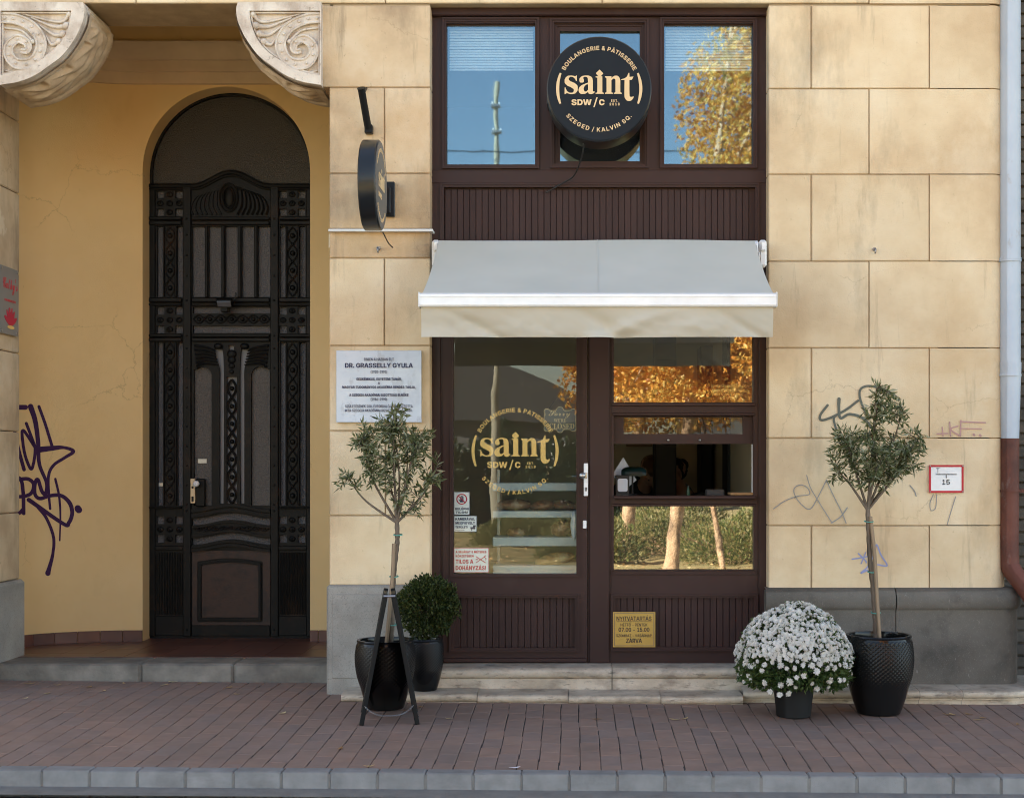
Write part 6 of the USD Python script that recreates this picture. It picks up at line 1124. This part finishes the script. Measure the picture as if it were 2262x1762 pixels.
# people behind the counter
def person(label, X, Y, zsh, face, lean, hair, shirt, seed):
    """Standing figure: one continuous body; hair and clothing are its children. face: heading of the face (0 = towards the street), lean: head pitch forward."""
    t = T('person', label, 'person', (X, Y, .12)); cf, sf_ = math.cos(face), math.sin(face)
    def L(p): x, y, z = p; return [X + x * cf + y * sf_, Y + x * sf_ - y * cf, .12 + z]     # local: x to the side, y forward (to the street for face 0), z up
    k = 1.0; hz = zsh
    def J(x, y, z): return np.array([x * k, y * k, z * k])
    ln = math.sin(lean); hip, ch, nk = J(0, 0, hz), J(0, .12 * ln * 2, hz + .35), J(0, .2 * ln * 2, hz + .50); hd = nk + J(0, .05 + .10 * ln, .135 - .05 * ln); fw = np.array([0, math.cos(lean), -math.sin(lean)]); upv = np.array([0, math.sin(lean), math.cos(lean)]); sx = np.array([1., 0, 0])
    B_ = []
    add = lambda *s: B_.append(hull([(L(c), r_) for c, r_ in s], 14))
    for s in (-1, 1):
        add((J(s * .09, 0, hz), .095), (J(s * .11, .40, hz), .062)); add((J(s * .11, .40, hz), .06), (J(s * .10, .36, .09), .042)); add((J(s * .10, .35, .05), .04), (J(s * .11, .50, .03), .03))
        sh_, el, wr_ = ch + J(s * .18, 0, .07), ch + J(s * .24, .10, -.17), ch + J(s * .13, .33, -.20); add((sh_, .062), (el, .045)); add((el, .044), (wr_, .030))
        pm_ = wr_ + J(-s * .02, .07, -.005); add((wr_, .027), (pm_ + J(s * .025, 0, 0), .016), (pm_ - J(s * .025, 0, 0), .016))
        for f in range(4): b0 = pm_ + J((f - 1.5) * .017, .01, 0); b1 = b0 + J(0, .03 + .004 * (1.5 - abs(f - 1.5)), -.006); b2 = b1 + J(0, .018, -.020); add((b0, .009), (b1, .008)); add((b1, .008), (b2, .0065))
        th0 = wr_ + J(-s * .03, .03, 0); th1 = th0 + J(-s * .03, .03, -.004); th2 = th1 + J(-s * .006, .024, -.01); add((th0, .011), (th1, .009)); add((th1, .009), (th2, .0075))
    add((hip + J(.07, 0, 0), .10), (hip - J(.07, 0, 0), .10), (ch + J(.08, 0, -.1), .10), (ch - J(.08, 0, -.1), .10)); add((ch + J(.12, 0, .04), .08), (ch - J(.12, 0, .04), .08), (ch + J(.07, 0, -.12), .10), (ch + J(-.07, 0, -.12), .10)); add((ch + J(0, 0, .08), .08), (nk, .052)); add((nk, .052), (hd - upv * .03, .055))
    add((hd + upv * .035, .085), (hd + upv * .03 - fw * .03, .085), (hd - upv * .05 + fw * .045, .045), (hd + fw * .03, .072)); add((hd - upv * .085 + fw * .062, .028), (hd - upv * .05 + fw * .045 + sx * .02, .04), (hd - upv * .05 + fw * .045 - sx * .02, .04))
    add((hd + fw * .098 + upv * .01, .009), (hd + fw * .118 - upv * .022, .013), (hd + fw * .10 - upv * .022 + sx * .012, .009), (hd + fw * .10 - upv * .022 - sx * .012, .009))
    add((hd + fw * .095 - upv * .052 + sx * .015, .008), (hd + fw * .095 - upv * .052 - sx * .015, .008))
    for s in (-1, 1): add((hd + sx * s * .083 + upv * .015, .014), (hd + sx * s * .084 - upv * .02, .010)); add((hd + fw * .083 + upv * .022 + sx * s * .015, .010), (hd + fw * .078 + upv * .022 + sx * s * .048, .010))
    m = mani(m3.Manifold.batch_boolean(B_, m3.OpType.Add).refine_to_length(.012)); m.merge_vertices(); trimesh.smoothing.filter_taubin(m, iterations=8); b = obj(t, 'body', m, 'skin', smooth=True)
    C_ = []; addc = lambda *s: C_.append(hull([(L(c), r_) for c, r_ in s], 14))
    addc((hip + J(.075, 0, -.05), .115), (hip - J(.075, 0, .05), .115), (ch + J(.08, 0, -.1), .115), (ch - J(.08, 0, -.1), .115)); addc((ch + J(.13, 0, .045), .09), (ch - J(.13, 0, .045), .09), (ch + J(.07, 0, -.12), .112), (ch + J(-.07, 0, -.12), .112))
    for s in (-1, 1): addc((ch + J(s * .18, 0, .07), .072), (ch + J(s * .225, .07, -.10), .058)); addc((J(s * .09, 0, hz), .108), (J(s * .11, .40, hz), .075)); addc((J(s * .11, .40, hz), .074), (J(s * .10, .36, .09), .06))
    m = mani(m3.Manifold.batch_boolean(C_, m3.OpType.Add).refine_to_length(.02)); m.merge_vertices(); trimesh.smoothing.filter_taubin(m, iterations=6); obj(b, 'clothing', m, shirt, smooth=True)
    Hh = [hull([(L(hd + upv * .05 - fw * .015), .084), (L(hd + upv * .02 - fw * .04), .082), (L(hd + upv * .07 + fw * .03), .060)], 16)]
    if seed == 1: Hh.append(hull([(L(hd - fw * .06), .07), (L(hd - fw * .07 - upv * .13), .05)], 14))
    else: Hh.append(hull([(L(hd - fw * .10 + upv * .05), .05)], 14))
    m = mani(m3.Manifold.batch_boolean(Hh, m3.OpType.Add).refine_to_length(.012)); m.merge_vertices(); v = m.vertices; m.vertices = v + m.vertex_normals * ((meshkit.fbm(v * [60, 60, 14], 3, seed) - .5) * .014)[:, None]; obj(b, 'hair', m, hair, smooth=True)
    for s in (-1, 1): obj(b, 'eye', ball(L(hd + fw * .082 + upv * .008 + sx * s * .032), .011, 1), 'hair_black', smooth=True)
stl = T('stool', 'dark stool under the brown haired person', 'stool', (WX(1399, 11.8), 3.3, .12)); obj(stl, 'seat', box(WX(1399, 11.8) - .17, WX(1399, 11.8) + .17, 3.13, 3.45, .53, .57, .01), 'dark_interior'); obj(stl, 'leg', box(WX(1399, 11.8) - .03, WX(1399, 11.8) + .03, 3.27, 3.33, .12, .53), 'dark_interior')
person('brown haired person with bowed head behind the desk lamp in the hatch', WX(1399, 11.8), 3.3, .58, .25, 1.05, 'hair_brown', 'cloth_dark', 1)
stl = T('stool', 'dark stool under the dark haired person', 'stool', (WX(1528, 11.4), 2.9, .12)); obj(stl, 'seat', box(WX(1528, 11.4) - .17, WX(1528, 11.4) + .17, 2.73, 3.07, .50, .54, .01), 'dark_interior'); obj(stl, 'leg', box(WX(1528, 11.4) - .03, WX(1528, 11.4) + .03, 2.87, 2.93, .12, .50), 'dark_interior')
person('dark haired person in a patterned top looking down to the left behind the hatch', WX(1528, 11.4), 2.9, .52, -1.0, .25, 'hair_black', 'cloth_print', 2)

# ---------------------------------------------------------------- across the street (seen in the window panes)
top('park_lawn', slab(-60, 60, -60, -7.75, lambda X, Y: -.12 + .08 * np.sin(X * .7) * np.cos(Y * .6) * (Y < -9), 0, 60), 'park_grass', 'dry grassy park strewn with leaves across the road', 'lawn', kind='structure')
r = np.random.default_rng(77)
def tree(name, label, x, y, trunk_r, h, crowns, nleaf, size, mat, lean=(0, 0), seed=1, group=None):
    q = np.random.default_rng(seed); t = T(name, label, 'tree', (x, y, -.12)); P = catmull([(x, y, -.15), (x + lean[0] * .35, y + lean[1] * .3, h * .3), (x + lean[0] * .6, y + lean[1] * .6, h * .55), (x + lean[0], y + lean[1], h * .9)], 8)
    tr = tube(P, np.linspace(trunk_r * 1.15, trunk_r * .35, len(P)), 12); lim = []; pos, nrm = [], []
    for cx_, cy_, cz_, rx, rz, w in crowns:
        c = np.array([x + cx_, y + cy_, cz_])
        for k in range(7):
            e = c + q.normal(size=3) * [rx * .4, rx * .4, rz * .4]; b = P[np.argmin(np.abs(P[:, 2] - max(h * .32, e[2] - rx * .8)))]; lim.append(tube(catmull([b, (b + e) / 2 + q.normal(size=3) * .15 + [0, 0, .1], e], 5), np.linspace(trunk_r * .35, trunk_r * .07, 11), 6))
        n_ = int(nleaf * w); u = q.normal(size=(n_, 3)); u /= np.linalg.norm(u, axis=1)[:, None]; rad = q.random(n_) ** .42
        p = c + u * rad[:, None] * [rx, rx, rz]; keep = meshkit.fbm(p * 1.5 + seed, 3, seed) > .42; pos.append(p[keep]); nrm.append(u[keep])
    obj(t, 'trunk', cat([tr] + lim), 'tree_bark', smooth=60); pos = np.vstack(pos); n_ = len(pos); Lf = q.uniform(.6, 1.25, n_) * size
    fo = leaves(pos, q.normal(size=(n_, 3)) + [0, 0, -.4], Lf, Lf * .62, q, .15); big = meshkit.noise(np.repeat(pos, 5, 0) * 1.1 + seed, seed); obj(t, 'crown', fo, mat, kind='stuff', tone=np.clip(.65 * tones(fo, q) + .7 * (big - .25), 0, .999)); return t
G = 'autumn trees in the park across the road'
tree('autumn_tree', 'orange autumn tree with a stout sunlit trunk nearest the road, mirrored in the serving window', 1.22, -10.6, .085, 8.2, [(1.7, -.6, 4.2, 2.0, 1.6, .5), (1.8, -.8, 6.2, 1.7, 1.7, .45), (.0, -.2, 3.0, 1.5, .8, .25), (1.3, -.2, 2.7, 1.5, .75, .25), (1.9, -.4, 8.0, .9, 1.0, .15)], 60000, .08, 'autumn_leaf', (.9, -.3), 1)
tree('autumn_tree', 'golden autumn tree standing deeper in the park left of the stout one', .82, -15.5, .10, 7.0, [(.8, -.4, 2.7, 2.0, .8, .3), (1.4, -.5, 4.6, 2.4, 1.8, .6), (.6, -.3, 3.4, 1.8, .9, .4)], 40000, .095, 'autumn_leaf', (.5, 0), 2)
tree('autumn_tree', 'reddish autumn tree at the right side of the park, mirrored in the right upper window', 4.6, -12.5, .14, 9.0, [(0, 0, 5.0, 2.3, 2.2, .6), (-.2, 0, 7.6, 1.8, 1.9, .5)], 52000, .085, 'autumn_leaf_red', (.2, 0), 3)
tree('young_tree', 'thin pale leaning sapling in the park before the hedge', 2.05, -11.8, .04, 3.2, [(.1, 0, 3.3, .6, .5, 1)], 900, .10, 'autumn_leaf', (-.4, 0), 4)
tree('autumn_tree', 'far orange tree beyond the house across the park on the right', 8.5, -22, .2, 8, [(0, 0, 5.2, 3.4, 3.0, 1)], 9000, .2, 'autumn_leaf', (.2, 0), 6)
tree('autumn_tree', 'far golden tree at the left end of the park', -11.5, -26, .2, 8, [(0, 0, 5.0, 3.2, 2.8, 1)], 8000, .2, 'autumn_leaf', (.2, 0), 7)
for k, (x, y, rx, rz, lab) in enumerate([(2.6, -13.6, 1.2, .75, 'green bush right of the pale sapling'), (.2, -14.2, .9, .7, 'green bush left of the trunks across the road'), (1.6, -16.5, 1.3, .9, 'green bush deep between the two trunks'), (4.4, -15.0, 1.4, .9, 'green bush under the reddish tree'), (-1.0, -18.5, 1.0, .6, 'low green bush near the concrete pole')]):
    q = np.random.default_rng(100 + k); t = T('park_bush', lab, 'bush', (x, y, -.12)); u = q.normal(size=(9000, 3)); u /= np.linalg.norm(u, axis=1)[:, None]; u[:, 2] = np.abs(u[:, 2]); lump = .75 + .5 * meshkit.fbm(u * 3 + k, 3); p = np.array([x, y, -.1]) + u * (q.random(9000) ** .35 * lump)[:, None] * [rx, rx * .7, rz]
    obj(t, 'stems', cat([tube([(x, y, -.12), p[i]], np.array([.02, .006]), 5) for i in range(25)]), 'tree_bark'); L_ = q.uniform(.04, .085, 9000); fo = leaves(p, u + q.normal(size=(9000, 3)) * .5 + [0, 0, .5], L_, L_ * .35, q); obj(t, 'foliage', fo, 'hedge_leaf', kind='stuff', tone=tones(fo, q))
for k, (x, y, rx, rz) in enumerate([(-3.6, -27, 1.5, 2.3), (-1.9, -27.6, 1.4, 2.5), (-.2, -27, 1.5, 2.2), (-5.2, -27.5, 1.5, 2.4)]):  # shrubs added to darken what the door glass mirrors
    q = np.random.default_rng(140 + k); t = T('dark_shrub', ['second', 'third', 'rightmost', 'leftmost'][k] + ' of four tall dark evergreen shrubs added before the gabled house to darken its reflection', 'shrub', (x, y, -.12)); u = q.normal(size=(9000, 3)); u /= np.linalg.norm(u, axis=1)[:, None]; u[:, 2] = np.abs(u[:, 2]); lump = .8 + .4 * meshkit.fbm(u * 3 + k, 3); p = np.array([x, y, -.1]) + u * (q.random(9000) ** .3 * lump)[:, None] * [rx, rx * .8, rz]
    obj(t, 'stems', cat([tube([(x, y, -.12), p[i]], np.array([.04, .008]), 5) for i in range(25)]), 'tree_bark'); L_ = q.uniform(.08, .16, 9000); fo = leaves(p, u + q.normal(size=(9000, 3)) * .5, L_, L_ * .6, q); obj(t, 'foliage', fo, 'box_leaf', kind='stuff', tone=.4 * tones(fo, q))
q = np.random.default_rng(9); n_ = 5000; p = np.c_[q.uniform(-14, 14, n_), -8 - 16 * q.random(n_) ** 1.3, np.full(n_, -.06)]; p[:, 2] = -.10 + .08 * np.sin(p[:, 0] * .7) * np.cos(p[:, 1] * .6) * (p[:, 1] < -9) + .015
L_ = q.uniform(.05, .1, n_); fo = leaves(p, np.c_[q.normal(size=(n_, 2)), q.normal(size=n_) * .12], L_, L_ * .7, q, .1, np.array([[0, 0, 1.]])); tag(obj(None, 'leaf_litter', fo, 'dry_leaf', tone=tones(fo, q)), 'fallen leaves strewn over the park lawn', 'leaf litter', kind='stuff')
po = T('concrete_pole', 'tall pale concrete utility pole across the road, mirrored in the left windows', 'utility pole', (-1.62, -20, -.15))
obj(po, 'shaft', tube([(-1.62, -20, -.2), (-1.60, -20, 4), (-1.58, -20, 8.95)], [.10, .066, .05], 16), 'pole_concrete', smooth=40)
for z, w_ in ((8.45, .10), (7.95, .11)): obj(po, 'cross_arm', box(-1.58 - w_, -1.58 + w_, -20.06, -19.9, z - .025, z + .025, .004), 'grey_metal')
for x, z in ((-1.66, 8.47), (-1.50, 8.47), (-1.67, 7.97), (-1.49, 7.97)): obj(po, 'insulator', lathe([(0, z), (.010, z), (.014, z + .03), (.009, z + .04), (.011, z + .06), (0, z + .07)], x, -19.98, 12), 'white_enamel', smooth=True)
for z, lab in ((7.66, 'upper overhead wire on the concrete pole'), (7.32, 'lower overhead wire on the concrete pole')):
    xs_ = np.linspace(-16, 16, 25); top('overhead_wire', tube(np.c_[xs_, np.full(25, -19.85), z - .12 + .0008 * (xs_ + 1.6) ** 2], .014, 6), 'wire_black', lab, 'wire')
oh_ = T('house_across', 'low grey gabled house beyond the park, mirrored in the door glass', 'building', (-3.5, -42, -.15))
obj(oh_, 'wall', box(-9, 1.5, -50, -42, -.2, 3.0), 'far_wall'); gb = m3.Manifold.hull_points(np.array([(x, y, z) for y in (-50.3, -41.6) for x, z in ((-9.4, 3.0), (1.9, 3.0), (-3.75, 5.6))], float)); obj(oh_, 'roof', mani(gb), 'far_roof')
for x in (-7.6, -5.2, -2.8, -.4): w_ = obj(oh_, 'window', box(x - .5, x + .5, -41.99, -41.93, 1.0, 2.3, .01), 'white_paint'); obj(w_, 'glass', box(x - .42, x + .42, -41.935, -41.925, 1.08, 2.22), 'far_window')
ob = T('long_building', 'long grey building at the far side of the park', 'building', (14, -55, -.15)); obj(ob, 'wall', box(5, 40, -66, -55, -.2, 4.2), 'far_wall'); obj(ob, 'roof', box(4.6, 40.4, -66.4, -54.6, 4.2, 4.6), 'far_roof')
for x in np.arange(7, 39, 3.0): w_ = obj(ob, 'window', box(x - .6, x + .6, -54.99, -54.93, 1.2, 2.9, .01), 'white_paint'); obj(w_, 'glass', box(x - .5, x + .5, -54.935, -54.925, 1.3, 2.8), 'far_window')
